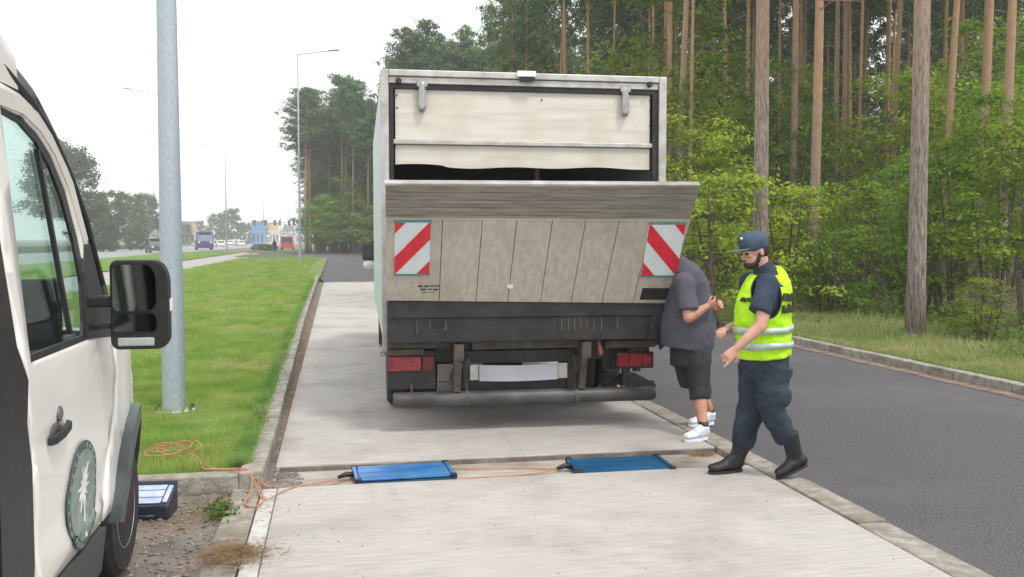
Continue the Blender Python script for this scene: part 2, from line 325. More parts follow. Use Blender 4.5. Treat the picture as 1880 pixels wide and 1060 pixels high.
def ball(bm, c, r, seg=16, rings=10, rot=None, mi=0):
    r = r if isinstance(r, (tuple, list)) else (r, r, r)
    mt = Matrix.Translation(c) @ (rot.to_4x4() if rot is not None else Matrix()) @ Matrix.Diagonal((*r, 1))
    d = bmesh.ops.create_uvsphere(bm, u_segments=seg, v_segments=rings, radius=1, matrix=mt)
    if mi:
        for v in d['verts']:
            for f in v.link_faces: f.material_index = mi
def lathe(bm, prof, axis='x', c=(0, 0, 0), seg=32, mi=0):
    c = Vector(c); rr = []
    for (a, r) in prof:
        ring = []
        for k in range(seg):
            th = 2*math.pi*k/seg; s, q = math.sin(th)*r, math.cos(th)*r
            ring.append(bm.verts.new(c+Vector((a, s, q) if axis == 'x' else ((s, a, q) if axis == 'y' else (s, q, a)))))
        rr.append(ring)
    for a, b in zip(rr, rr[1:]):
        for k in range(seg): bm.faces.new((a[k], a[(k+1) % seg], b[(k+1) % seg], b[k])).material_index = mi
    bm.faces.new(rr[0][::-1]).material_index = mi; bm.faces.new(rr[-1]).material_index = mi
    bmesh.ops.recalc_face_normals(bm, faces=bm.faces[:])
def blob(name, bm, m, parent, voxel=.01, smooth=4, world=True, disp=0, dscale=.1):
    """melt overlapping closed shapes into ONE continuous skin"""
    bmesh.ops.recalc_face_normals(bm, faces=bm.faces[:])
    me = bpy.data.meshes.new('tmp'); bm.to_mesh(me); bm.free()
    o = bpy.data.objects.new('tmp', me); COL.objects.link(o)
    r = o.modifiers.new('r', 'REMESH'); r.mode = 'VOXEL'; r.voxel_size = voxel
    s = o.modifiers.new('s', 'SMOOTH'); s.iterations = smooth; s.factor = .5
    if disp:
        tx = bpy.data.textures.new('folds', 'CLOUDS'); tx.noise_scale = dscale; tx.noise_depth = 2
        d = o.modifiers.new('d', 'DISPLACE'); d.texture = tx; d.strength = disp; d.mid_level = .5; d.texture_coords = 'LOCAL'
    bpy.context.view_layer.update()
    ev = o.evaluated_get(bpy.context.evaluated_depsgraph_get())
    nm = bpy.data.meshes.new_from_object(ev); nm.name = name
    bpy.data.objects.remove(o); nm.materials.clear()
    return obj(name, nm, m, parent, world=world, smooth=True)
def polymesh(name, V, F):
    me = bpy.data.meshes.new(name); V = np.asarray(V, np.float32); F = np.asarray(F, np.int32)
    me.vertices.add(len(V)); me.vertices.foreach_set('co', V.ravel()); k = F.shape[1]
    me.loops.add(F.size); me.loops.foreach_set('vertex_index', F.ravel())
    me.polygons.add(len(F)); me.polygons.foreach_set('loop_start', np.arange(0, F.size, k, dtype=np.int32))
    me.update(calc_edges=True); return me
def sheet(name, pts, z, m, sub=None, label=None):
    bm = BM()
    f = bm.faces.new([bm.verts.new((x, y, z)) for x, y in pts])
    if f.normal.z < 0: f.normal_flip()
    bmesh.ops.recalc_face_normals(bm, faces=bm.faces[:])
    for f in bm.faces:
        f.normal_update()
        if f.normal.z < 0: f.normal_flip()
    return tag(obj(name, bm, m), kind='structure')

# ================================================================ GROUND AND ROADS
bm = BM()
xs_ = [-2500, -600, -200, -60, -30, 9.4, 16, 30, 80, 250, 2500]; ys_ = [-40, 0, 20, 60, 150, 400, 1000, 3000]
gr = [[bm.verts.new((x, y, -.09 if x < 10 else -.02)) for x in xs_] for y in ys_]
for a, b in zip(gr, gr[1:]):
    for k in range(len(xs_)-1): bm.faces.new((a[k], a[k+1], b[k+1], b[k]))
tag(obj('ground', bm, 'ground'), kind='structure')

def slab(name, x0, x1, y0, y1, m='concrete', zt=0.0, zb=-.085, bev=.008):
    bm = BM(); box(bm, x0, x1, y0, y1, zb, zt)
    return tag(obj(name, bm, m, bevel=bev), kind='structure')
slab('concrete_lane', -.40, 3.05, -3, 6.46)
slab('concrete_lane', -.455, 3.05, 7.08, 14.2)
for a, b in ((14.215, 21.9), (21.915, 29.7), (29.715, 37.6)): slab('concrete_lane', -.455, 3.05, a, b)
slab('channel_floor', -.49, 3.05, 6.46, 7.08, 'channel', zt=-.045)
slab('lane_edge_strip', -.505, -.405, -3, 6.46, 'cement', zt=-.004)
sheet('kerb_joint', [(-.53, 6.30), (-.40, 6.30), (-.40, 6.455), (-.47, 6.47), (-.45, 7.08), (-.45, 37.6), (-.9, 37.6), (-.7, 18)], -.016, 'dirt')
# near asphalt lane on the right
sheet('asphalt_road', [(3.27, -3), (7.42, -3), (7.42, 42), (8.5, 52), (16, 62), (16, 74), (7.5, 82), (7.5, 112), (-10, 112), (-10, 96), (-3, 90), (-1.2, 60), (-.72, 42), (-.4, 37.61), (3.27, 37.61)], -.012, 'asphalt')
sheet('driveway', [(-9, -3), (-.70, -3), (-.70, 6.42), (-9, 6.42)], -.02, 'dirt')
def kerbrow(name, x0, x1, ya, yb, zt, L=1.0, wob=.006, m='kerb', zb=-.07, f=lambda y: 0.0):
    bm = BM(); y = ya
    while y < yb:
        dx = f(y+.5*L)+random.uniform(-wob, wob); dz = random.uniform(-wob, wob)
        th = math.atan2(f(y+L)-f(y), L)
        v = box(bm, x0, x1, 0, L-.012, zb, zt+dz)
        bmesh.ops.transform(bm, matrix=Matrix.Translation((dx-x0*0, y, 0)) @ Matrix.Rotation(-th, 4, 'Z'), verts=v); y += L
    return tag(obj(name, bm, m, bevel=.012), kind='structure')
kerbrow('lane_kerb_strip', 3.062, 3.262, -3, 37.6, .004)
kerbrow('lane_kerb', -.655, -.495, 6.46, 42, .115, f=lambda y: -.12*min(1, max(0, y-8)/12)-.004*max(0, y-20))
kerbrow('flush_kerb', -.70, -.515, -3, 6.40, .0, wob=.004)
kerbrow('road_kerb', 7.42, 7.57, -3, 42, .095, f=lambda y: -.008*(y-9) if y < 25 else -.13)
bm = BM(); x = -.662
while x > -5: box(bm, x-.99, x, 6.46, 6.60, -.07, .10+random.uniform(-.006, .006)); x -= 1.0
tag(obj('lawn_end_kerb', bm, 'kerb', bevel=.012), kind='structure')
sheet('gutter', [(7.22, 3), (7.42, 3), (7.38, 14), (7.26, 25), (7.24, 42), (7.02, 42), (7.06, 25), (7.15, 14)], -.007, 'gutter')
# lawn, gently uneven
def uneven(name, x0, x1, y0, y1, z, m, n=60, amp=.02, step=None):
    bm = BM(); nx = max(2, int((x1-x0)/.35)); ny = n
    g = []
    for j in range(ny+1):
        t = (j/ny)**1.6; y = y0+(y1-y0)*t
        g.append([bm.verts.new((x0+(x1-x0)*i/nx, y, z+amp*(math.sin(x0+i*.9)*math.cos(y*.8+i*.3)))) for i in range(nx+1)])
    for a, b in zip(g, g[1:]):
        for k in range(nx): bm.faces.new((a[k], a[k+1], b[k+1], b[k]))
    return tag(obj(name, bm, m, smooth=True), kind='structure')
uneven('lawn', -7.95, -.66, 6.60, 84, .055, 'lawn')
uneven('lawn', -11, -5.0, 5.2, 6.60, .05, 'lawn', n=6)
sheet('path_edge', [(-8.55, 3), (-7.95, 3), (-7.95, 84), (-9.3, 118), (-9.9, 118), (-8.55, 84)], -.045, 'pathedge')
sheet('footpath', [(-12.2, 3), (-8.55, 3), (-8.55, 84), (-9.9, 118), (-12.2, 130)], -.052, 'path')
sheet('main_road', [(-38, -30), (-21, -30), (-20.6, 60), (-19.8, 130), (-17, 260), (-10, 600), (-26, 600), (-36, 260), (-38, 130)], -.05, 'road')
uneven('verge_strip', -20.3, -12.2, 20, 128, .0, 'lawn', n=30, amp=.015)
# forest floor rising a little from the kerb
bm = BM(); g = []
fx = [7.56, 8.2, 9.2, 10.5, 13, 18, 30, 60, 120]; fy = [-3+2.0*i for i in range(28)]+[58, 70, 90, 120, 180]
for y in fy: g.append([bm.verts.new((x+(0 if x > 7.6 or y > 42 else -.008*(min(y, 25)-9)) + (0 if y < 44 else min((y-44)*.9, 12)*(1 if x < 20 else 0)), y, .07+.05*min(1, (x-7.5)/3)+.05*math.sin(x*1.3+y*.7)*min(1, (x-7.5)*.5))) for x in fx])
for a, b in zip(g, g[1:]):
    for k in range(len(fx)-1): bm.faces.new((a[k], a[k+1], b[k+1], b[k]))
tag(obj('forest_floor', bm, 'litter', smooth=True), kind='structure')
sheet('forest_floor', [(-6, 114), (60, 114), (60, 400), (-3, 400)], .01, 'litter')

# ---------------------------------------------------------------- grass and ground cover (stuff)
def blades(name, X, Y, Z, h, w, m, label, lean=.45, n_mat=1):
    n = len(X); th = rng.uniform(0, 2*np.pi, n); hh = h*rng.uniform(.55, 1.25, n); ln = lean*hh*rng.uniform(.1, 1, n); ta = rng.uniform(0, 2*np.pi, n)
    dx, dy = np.cos(th)*w/2, np.sin(th)*w/2
    V = np.empty((n, 3, 3)); V[:, 0] = np.stack([X-dx, Y-dy, Z], 1); V[:, 1] = np.stack([X+dx, Y+dy, Z], 1)
    V[:, 2] = np.stack([X+np.cos(ta)*ln, Y+np.sin(ta)*ln, Z+hh], 1)
    return tag(obj(name, polymesh(name, V.reshape(-1, 3), np.arange(3*n).reshape(-1, 3)), m), label, 'grass', kind='stuff')
def spread(n, x0, x1, y0, y1): return rng.uniform(x0, x1, n), rng.uniform(y0, y1, n)
XX = []; YY = []; HH = []; WW = []
for n, x0, x1, y0, y1, h, w in ((150000, -4.6, -.66, 6.6, 12, .05, .006), (90000, -6.5, -.74, 12, 22, .06, .011), (60000, -7.9, -.85, 22, 45, .075, .022), (35000, -7.9, -1.4, 45, 84, .09, .045)):
    x, y = spread(n, x0, x1, y0, y1)
    XX.append(x); YY.append(y); HH.append(np.full(len(x), h*1.25)*(1+.35*np.sin(x*3+y*1.7)+.35*np.sin(x*9-y*4)*np.sin(y*7+x*2))); WW.append(np.full(len(x), w))
X_, Y_, H_, W_ = map(np.concatenate, (XX, YY, HH, WW))
x, y = spread(34000, -5.5, -.72, 6.65, 16); k = np.sin(x*2.1+1.3*np.sin(y*1.1))*np.sin(y*1.7+np.cos(x*1.9))+rng.normal(0, .35, len(x)) > .25
blades('grass_tufts', x[k], y[k], np.full(k.sum(), .055), .10, .008, 'tuft', 'taller yellowish tufts standing in the lawn', .8)
y = 6.7+rng.uniform(0, 1, 16000)**1.6*30; x = -.66-.12*np.clip((y-8)/12, 0, 1)-.004*np.clip(y-20, 0, 99)+rng.normal(-.02, .03, len(y))
blades('kerb_grass', x, y, np.full(len(x), .085), .085, .006+.0006*y, 'grass', 'ragged grass growing over the edge of the left kerb', 1.1)
bl = blades('lawn_grass', X_, Y_, np.full(len(X_), .055), H_, W_, 'grass', 'short green grass covering the lawn between path and kerb')
x, y = spread(50000, -20, -12.3, 30, 125); blades('verge_grass', x, y, np.zeros(len(x)), .12, .05, 'grass', 'green grass of the strip between footpath and main road')
# tall pale grass along the forest edge
x = 7.6+np.abs(rng.normal(0, 1.0, 110000))**1.15*1.1; y = 3+rng.uniform(0, 1, 110000)**1.5*45
k = x < 12; x, y = x[k], y[k]; x = x-.008*(np.minimum(y, 25)-9)*(x < 8.4)
hh = .06+.24*np.clip((x-7.9)/1.2, 0, 1)*(.6+.4*np.sin(y*1.9)*np.sin(x*2+y*.6))
blades('tall_grass', x, y, np.full(len(x), .09), hh, .007+.0006*y, 'drygrass', 'tall pale green and straw coloured grass along the forest edge', .7)
x = rng.uniform(-38-20, -38, 20000); y = rng.uniform(60, 230, 20000); blades('roadside_grass', x, y, np.full(len(x), -.08), .5, .2, 'hazeleaf', 'rough grass beyond the far side of the main road')

def leafquads(C, size, flat=.5, seed=0, aspect=.62):
    """one folded leaf (2 triangles sharing the midrib would be 2 faces; a bent quad here) per centre"""
    r = np.random.default_rng(seed); n = len(C); nrm = r.normal(0, 1, (n, 3)); nrm[:, 2] = np.abs(nrm[:, 2])+flat*2; nrm /= np.linalg.norm(nrm, axis=1)[:, None]
    a = r.normal(0, 1, (n, 3)); a -= (a*nrm).sum(1)[:, None]*nrm; a /= np.linalg.norm(a, axis=1)[:, None]; b = np.cross(nrm, a)
    s = (size*r.uniform(.6, 1.35, n))[:, None]
    V = np.stack([C-a*s*.5, C+b*s*aspect*.5-nrm*s*.06, C+a*s*.5-nrm*s*.1, C-b*s*aspect*.5-nrm*s*.06], 1)
    return V.reshape(-1, 3), np.arange(4*n).reshape(-1, 4)

# ---------------------------------------------------------------- pines
def pine_trunk(seed, H=21, r0=.16, limbs=True):
    rr = random.Random(seed); bm = BM(); pts = []; n = 16; bx = rr.uniform(-.35, .35); by = rr.uniform(-.2, .2); ph = rr.uniform(0, 6)
    for i in range(n+1):
        t = i/n; pts.append(Vector((bx*math.sin(t*2.6+ph)-bx*math.sin(ph), by*math.sin(t*3+ph)-by*math.sin(ph), t*H-.15)))
    rad = [r0*.92*(1.16 if i == 0 else 1)*(1-.72*(i/n)**1.1)+.006 for i in range(n+1)]
    tube(bm, pts, rad, seg=10)
    def at(z):
        t = max(0, min(1, (z+.15)/H))*n; i = min(n-1, int(t)); return pts[i].lerp(pts[i+1], t-i)
    cl = []; br = []
    nb = 34
    for k in range(nb):
        t = k/nb; z = H*(.60+.39*t); az = k*2.4+rr.uniform(-.5, .5); L = (2.9*(1-t)**.6+.5)*rr.uniform(.6, 1.15)
        p0 = at(z); up = rr.uniform(.05, .55); d = Vector((math.cos(az), math.sin(az), up)).normalized()
        p1 = p0+d*L*.6; p2 = p0+d*L+Vector((0, 0, L*.12))
        tube(bm, [p0, p1, p2], [.045*(1-t)+.02, .025, .012], seg=4)
        for q in range(5):
            c = p0.lerp(p2, .35+.68*q/4)+Vector((rr.gauss(0, .28), rr.gauss(0, .28), rr.gauss(0, .16)+.08)); cl.append((c, rr.uniform(.28, .55)))
    for k in range(7):                                   # dead snags below the crown
        z = H*rr.uniform(.25, .6); az = rr.uniform(0, 6.28); p0 = at(z); L = rr.uniform(.3, 1.3)
        tube(bm, [p0, p0+Vector((math.cos(az)*L, math.sin(az)*L, rr.uniform(-.2, .3)*L))], [.022, .008], seg=4)
    tm = bpy.data.meshes.new('trunk'); bm.to_mesh(tm); bm.free(); tm.shade_smooth(); tm.materials.append(M['bark'])
    r = np.random.default_rng(seed); C = []
    for c, s in cl:
        m = int(52*s/.4); C.append(np.array(c)+r.normal(0, 1, (m, 3))*s*np.array([.62, .62, .36]))
    V, F = leafquads(np.concatenate(C), .24, .1, seed, .42)
    cm = polymesh('crown', V, F); cm.materials.append(M['needle'])
    return tm, cm
PT = [pine_trunk(s, 21+(s % 3), .16) for s in range(11, 16)]
def pine(x, y, v=None, rs=1.0, hs=1.0, lean=(0, 0), label='', group=None, z=0.0, crown=True):
    v = random.randrange(len(PT)) if v is None else v
    o = thing('pine_tree', label, 'tree', (x, y, z), random.uniform(0, 6.28), group); o.rotation_euler[0] = lean[0]
    t = bpy.data.objects.new('trunk', PT[v][0]); COL.objects.link(t); t.parent = o; t.scale = (rs, rs, hs)
    if crown:
        c = bpy.data.objects.new('crown', PT[v][1]); COL.objects.link(c); c.parent = o; c.scale = (max(.8, rs), max(.8, rs), hs)
        if rs < .8: c.scale = (rs, rs, hs)
    return o
NAMED = [ # px at eye height, depth Y, radius factor, lean (rad, + tilts right), label
 (1397, 17.5, 1.12, .000, 'thick grey pine trunk rising right behind the officer in the dark cap'),
 (1684, 13.3, 1.02, -.004, 'nearest pine, thick grey trunk at the forest edge right of the officer'),
 (1491, 23.0, 1.02, .010, 'slender pine with orange upper trunk, first to the right of the officer'),
 (1568, 31.0, .60, .012, 'thin pale curving pine between the two pines right of the officer'),
 (1732, 25.0, 1.00, .016, 'orange-topped pine just right of the nearest thick pine'),
 (1758, 35.0, .95, .0, 'farther orange pine close behind the one right of the nearest thick pine'),
 (1795, 22.0, .88, .022, 'pine leaning slightly right among bright leaves, second from the right frame edge'),
 (1835, 20.5, .92, .020, 'rightmost large pine leaning toward the right frame edge'),
 (1222, 31.0, 1.02, .002, 'orange pine trunk standing just clear of the right edge of the lorry box'),
 (1243, 27.0, .92, .016, 'straight orange pine trunk, second right of the lorry box'),
 (1264, 26.0, .50, .010, 'thinnest pale pine stem right of the lorry box'),
 (1367, 36.0, .95, .004, 'orange pine trunk close to the left of the thick trunk behind the officer'),
 (1079, 48.0, 1.20, .002, 'reddish pine trunk showing above the middle of the lorry roof'),
 (1035, 50.0, .80, .004, 'slim pine trunk above the lorry roof left of the reddish one'),
 (1024, 54.0, .80, .002, 'leftmost slim pine trunk above the lorry roof'),
 (1118, 44.0, .55, .020, 'thin branching pale pine above the lorry roof right of the reddish one'),
 (1190, 46.0, .90, .0, 'dull orange pine trunk above the right part of the lorry roof'),
 (1545, 38.0, 1.05, .0, 'reddish background pine left of the thin pale curving one'),
 (1556, 42.0, 1.05, -.012, 'reddish background pine leaning left beside its twin'),
 (1637, 33.0, 1.05, -.004, 'reddish pine trunk half hidden left of the nearest thick pine'),
 (1465, 44.0, 1.0, .003, 'dark red background pine left of the slender orange-topped pine'),
 (1452, 52.0, .9, -.004, 'dark thin background pine nearer to the thick trunk behind the officer'),
 (1425, 40.0, .7, .004, 'thin dark pine just right of the thick trunk behind the officer'),
 (1660, 48.0, .9, .0, 'farther reddish pine immediately left of the nearest thick pine'),
]
taken = []
for i, (px, y, rf, ln, lab) in enumerate(NAMED):
    x = XR(px, y); o = pine(x, y, v=i % 5, rs=rf*(.92 if y < 24 else .80), hs=1.0, label=lab); o.rotation_euler = (0, ln, 0); taken.append((x, y))
    o.rotation_euler[2] = 0
n = 0; tries = 0
while n < 150 and tries < 4000:
    tries += 1; y = random.uniform(28, 112); ratio = XR(random.uniform(900, 2100), 1.0)
    x = ratio*y
    if x < (11 if y < 60 else 11+.04*(y-60)) or x > 75: continue
    if any((x-a)**2+(y-b)**2 < 1.7**2 for a, b in taken): continue
    taken.append((x, y)); n += 1
    pine(x, y, rs=random.uniform(.5, .95), hs=random.uniform(.9, 1.08), label='background pine of the dense stand behind the leafy forest edge', group='pines of the forest on the right')
n = 0; tries = 0
while n < 62 and tries < 4000:                                    # the tall stand beyond the junction
    tries += 1; x = random.uniform(-3.6, 17); y = random.uniform(117, 150) if x > -1 else random.uniform(122, 150)
    if any((x-a)**2+(y-b)**2 < 1.7**2 for a, b in taken): continue
    taken.append((x, y)); n += 1
    hs = .95+.10*math.sin(x*.9)+random.uniform(-.07, .07)
    if x < 0: hs *= .93
    pine(x, y, rs=random.uniform(.9, 1.25), hs=hs, label='tall pine of the far stand between the second street lamp and the lorry', group='pines of the far stand left of the lorry')
for i in range(20):                                              # nearer end of that stand, rising behind the lorry roof
    x = 6.3+i*.55+random.uniform(-.3, .3); y = random.uniform(90, 104)
    pine(x, y, rs=random.uniform(.9, 1.2), hs=.955+.05*math.sin(i*1.7), label='pine whose dark crown shows just above the left part of the lorry roof', group='pines above the left of the lorry roof')
# lone side branches of the far stand reaching left over the lawn lamp
o = pine(-3.5, 118, v=2, rs=1.35, hs=.93, label='outermost pine of the far stand, its boughs reaching left past the street lamp')

# ---------------------------------------------------------------- leafy young trees and bushes
def leafy(seed, H, W, nclump, per, leaf, mt, base=.12, layered=True, stems=4):
    rr = random.Random(seed); r = np.random.default_rng(seed); bm = BM(); C = []
    for s in range(stems):
        a = rr.uniform(0, 6.28); x = math.cos(a)*.12*s; y = math.sin(a)*.12*s; lx = math.cos(a)*W*.35; ly = math.sin(a)*W*.35; hh = H*rr.uniform(.7, .95)
        p = [Vector((x, y, -.1)), Vector((x+lx*.3, y+ly*.3, hh*.35)), Vector((x+lx*.7, y+ly*.7, hh*.7)), Vector((x+lx, y+ly, hh))]
        tube(bm, p, [.03+.006*H, .026+.003*H, .018, .006], seg=6)
        for q in range(7):
            t = rr.uniform(.25, 1); i = min(2, int(t*3)); c = p[i].lerp(p[i+1], t*3-i); aa = rr.uniform(0, 6.28); L = W*rr.uniform(.25, .55)
            e = c+Vector((math.cos(aa)*L, math.sin(aa)*L, L*rr.uniform(.0, .5))); tube(bm, [c, e], [.014, .004], seg=4)
    for k in range(nclump):
        t = rr.uniform(base, 1)**.9; rad = W*(1-.55*max(0, t-.45)/.55)*(.55+.45*min(1, t*3)); a = rr.uniform(0, 6.28); q = rad*math.sqrt(rr.uniform(.08, 1))
        c = np.array([math.cos(a)*q, math.sin(a)*q, H*t]); s = rr.uniform(.22, .52)*(.55+H*.11)
        zz = .22 if layered else .55
        m = int(per*rr.uniform(.5, 1.4)); C.append(c+r.normal(0, 1, (m, 3))*s*np.array([.6, .6, zz]))
    tm = bpy.data.meshes.new('trunk'); bm.to_mesh(tm); bm.free(); tm.materials.append(M['stem'])
    V, F = leafquads(np.concatenate(C), leaf, .45, seed)
    V[:, 2] = np.maximum(V[:, 2], .02)
    cm = polymesh('crown', V, F); cm.materials.append(M[mt]); return tm, cm
LV = [leafy(21, 4.6, 1.8, 62, 95, .10, 'leaf', base=.24), leafy(22, 3.6, 1.6, 52, 95, .095, 'leaf', base=.22), leafy(23, 5.6, 2.0, 74, 95, .105, 'leaf', stems=3, base=.26), leafy(24, 2.3, 1.2, 42, 90, .085, 'leaf', base=.05)]
LD = [leafy(31, 9.5, 3.0, 150, 80, .20, 'leafdk', base=.08), leafy(32, 12.0, 3.2, 170, 80, .22, 'leafdk', base=.15)]
LH = [leafy(41, 13, 5.2, 150, 70, .5, 'hazeleaf', base=.12, layered=False, stems=3), leafy(42, 9, 4.6, 120, 70, .5, 'hazeleaf', base=.02, layered=False), leafy(43, 17, 5.2, 150, 80, .5, 'hazeleaf', base=.30, layered=False, stems=2)]
def leafytree(kind, x, y, sc_, name, label, group=None, cat='tree', z=.05, part2='trunk', zs=1):
    tm, cm = kind; o = thing(name, label, cat, (x, y, z), random.uniform(0, 6.28), group); o.scale = (sc_, sc_, sc_*zs)
    for nm, me in ((part2, tm), ('crown' if part2 == 'trunk' else 'foliage', cm)):
        c = bpy.data.objects.new(nm, me); COL.objects.link(c); c.parent = o
    return o
# explicit front shrubs (px, Y, variant, scale, label)
FR = [(1318, 17.0, 3, 1.25, 'leafy bush between the two men behind the road'),
      (1290, 21.5, 0, 1.0, 'tall leafy bush just right of the tail lift, behind the grey-shirted man'),
      (1440, 18.5, 3, 1.2, 'low leafy bush directly behind the officer at the forest edge'),
      (1560, 20.5, 1, .85, 'broad leafy young tree filling the gap right of the officer'),
      (1625, 21.5, 0, .78, 'taller leafy young tree just left of the nearest thick pine'),
      (1755, 17.5, 0, .86, 'bright leafy young tree just right of the nearest thick pine'),
      (1835, 16.5, 2, .80, 'tall bright leafy tree by the right frame edge'),
      (1915, 14.5, 0, .9, 'leafy bush at the far right frame edge'),
      (1690, 18.5, 3, 1.1, 'low bush at the foot of the nearest thick pine'),
      (1805, 12.6, 3, .45, 'small low bush in the verge at lower right'),
      (1530, 18.0, 3, .8, 'small low bush in the verge right of the officer'),
      (1385, 23.0, 1, .85, 'leafy young tree behind the cap of the officer'),
      (1245, 27.0, 2, 1.15, 'tall leafy tree rising behind the right edge of the tail lift'),
      (1310, 34.0, 2, 1.25, 'tall leafy tree left of the thick trunk behind the officer'),
      (1720, 27.0, 2, 1.0, 'tall light leafy tree behind the nearest thick pine'),
      (1860, 24.0, 2, 1.15, 'high leafy tree crown at upper right among the orange pines')]
for px, y, v, s, lab in FR:
    leafytree(LV[v], XR(px, y), y, s, 'young_tree' if v != 3 else 'bush', lab, cat='tree' if v != 3 else 'bush')
    taken.append((XR(px, y), y))
n = 0; tries = 0
while n < 58 and tries < 3000:
    tries += 1; y = random.uniform(19, 62); px_ = random.uniform(1225, 2000); x = XR(px_, y); low = 1335 < px_ < 1700
    if x < 9.8+.05*y or x > 34: continue
    if any((x-a)**2+(y-b)**2 < 1.5**2 for a, b in taken[-(n+15):]): continue
    taken.append((x, y)); n += 1
    vv = random.randrange(3); s_ = (1.7+.045*y*random.uniform(.7, 1.2))/(4.4, 3.5, 5.4)[vv] if low else random.uniform(.75, 1.15)
    leafytree(LV[vv], x, y, s_, 'young_tree', 'green understorey tree inside the forest on the right', 'understorey trees of the forest on the right')
n = 0
while n < 68:
    y = random.uniform(48, 125); x = XR(random.uniform(880, 2000), y)
    if x < 13+.03*y or x > 80: continue
    n += 1
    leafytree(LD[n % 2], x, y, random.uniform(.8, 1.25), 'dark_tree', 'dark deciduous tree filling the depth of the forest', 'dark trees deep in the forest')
for i, px in enumerate((1225, 1262, 1300, 1345, 1425, 1455, 1520, 1600, 1655, 1700, 1730, 1775, 1815, 1850, 1885)):   # loose taller growth between the trunks
    y = 30+7*((i*5) % 4)+random.uniform(-2, 2); leafytree(LV[2], XR(px, y), y, random.uniform(1.5, 2.0) if i < 3 or i > 8 else random.uniform(1.25, 1.55), 'young_tree', 'taller loose leafy tree rising between the pine trunks of the forest', 'taller leafy trees between the pines')
for px, y, s, lab in ((1000, 62, 1.15, 'bright leafy tree topping the lorry roof at the left end of the forest'), (962, 68, .95, 'lower leafy tree at the left end of the forest above the lorry')):
    c0 = leafytree(LV[2], XR(px, y), y, s*2.4, 'tall_tree', lab)
for i in range(26):                                              # green skirt of the far stand
    x = -2.4+19*i/25+random.uniform(-.6, .6); y = 116+random.uniform(-2, 3)+(6 if x < -2 else 0)
    leafytree(LV[i % 3], x, y, random.uniform(1.0, 1.7), 'bush', 'green bush at the foot of the far pine stand', 'bushes at the foot of the far stand', cat='bush')
for i in range(30):
    x = -2.6+19*i/29+random.uniform(-.6, .6)
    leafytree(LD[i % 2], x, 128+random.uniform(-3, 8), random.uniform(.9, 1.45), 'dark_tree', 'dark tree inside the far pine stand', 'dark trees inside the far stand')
# low herbs of the forest floor
x = 8.8+np.abs(rng.normal(0, 3.2, 60000)); y = 7+rng.uniform(0, 1, 60000)**1.3*40; k = np.sin(x*1.7+y*.9)*np.sin(y*1.3-x*.6) > -.35; x, y = x[k], y[k]
V, F = leafquads(np.stack([x, y, .10+np.abs(rng.normal(0, .13, len(x)))*np.clip((x-8.4)/1.5, .2, 1.5)], 1), .075, .8, 5)
tag(obj('ground_cover', polymesh('herbs', V, F), 'green'), 'low leafy herbs covering the forest floor behind the tall grass', 'ground cover', kind='stuff')

# far left trees beyond the main road
for px, y, k, s, lab in ((138, 150, 2, .90, 'tall dark tree just right of the van windscreen pillar'),
                         (100, 165, 2, 1.05, 'tall tree half hidden behind the van pillar'),
                         (172, 150, 1, .80, 'bushy tree at the foot of the tall dark tree'),
                         (205, 175, 0, .78, 'rounded green tree between van mirror and near lamp post'),
                         (240, 190, 0, .80, 'greyer round tree close left of the near lamp post'),
                         (272, 215, 2, .68, 'thin spreading tree top touching the near lamp post'),
                         (190, 140, 1, .50, 'low bush on the far roadside under the rounded tree'),
                         (250, 160, 1, .42, 'low bush on the far roadside left of the jeep'),
                         (398, 330, 0, .80, 'hazy tree between the far lamp posts, left one'),
                         (425, 320, 0, .90, 'hazy tree between the far lamp posts, right one'),
                         (452, 350, 1, .85, 'hazy small tree left of the blue hall'),
                         (340, 300, 1, .70, 'hazy tree right of the near lamp post beside the yellow hall'),
                         (365, 360, 0, .65, 'hazy tree behind the blue lorry')):
    leafytree(LH[k], XR(px, y), y, s, 'roadside_tree', lab, z=-.1)
for px, y in ((478, 520), (500, 560), (530, 600), (556, 640), (315, 480), (290, 430)):
    leafytree(LH[1], XR(px, y), y, 1.2, 'roadside_tree', 'very faint hazy tree on the horizon', 'faint trees on the horizon', z=-.1)
for px, y, s in ((499, 150, .24), (486, 153, .26), (472, 157, .25)):
    leafytree(LH[1], XR(px, y), y, s, zs=.42, name='bush', label='low hedge bush beside the far junction', group='hedge bushes by the far junction', cat='bush', z=-.05)

# ---------------------------------------------------------------- lamp posts
def lamp_post(x, y, H, side, arm, label, r0=.105, r1=.055, group=None, mt='galvfar', az=0):
    o = thing('street_lamp', label, 'street lamp', (x, y, 0), az, group)
    bm = BM(); tube(bm, [(0, 0, -.1), (0, 0, .0), (0, 0, 2.0), (0, 0, H*.5), (0, 0, H)], [r0, r0, r0*.93, (r0+r1)*.5, r1], seg=20); obj('post', bm, mt, o, smooth=True)
    bm = BM(); tube(bm, [(0, 0, H-.05), (side*.12, 0, H+.03), (side*arm, 0, H+.14)], [.035, .035, .03], seg=8); obj('arm', bm, mt, o, smooth=True)
    bm = BM(); box(bm, min(side*arm, side*(arm+.7)), max(side*arm, side*(arm+.7)), -.13, .13, H+.12, H+.2)
    hd = obj('lamp_head', bm, mt, o, bevel=.03)
    for q in o.children:
        if q.name.split('.')[0] in ('arm', 'lamp_head'): q.data.transform(Matrix.Translation((0, 0, H)) @ Matrix.Rotation(-side*R(7), 4, 'Y') @ Matrix.Translation((0, 0, -H)))
    bm = BM(); box(bm, min(side*(arm+.06), side*(arm+.6)), max(side*(arm+.06), side*(arm+.6)), -.1, .1, H+.105, H+.12); ln_ = obj('lens', bm, 'lampw', hd); ln_.data.transform(Matrix.Translation((0, 0, H)) @ Matrix.Rotation(-side*R(7), 4, 'Y') @ Matrix.Translation((0, 0, -H)))
    return o
pp = G(320, 757, .05)
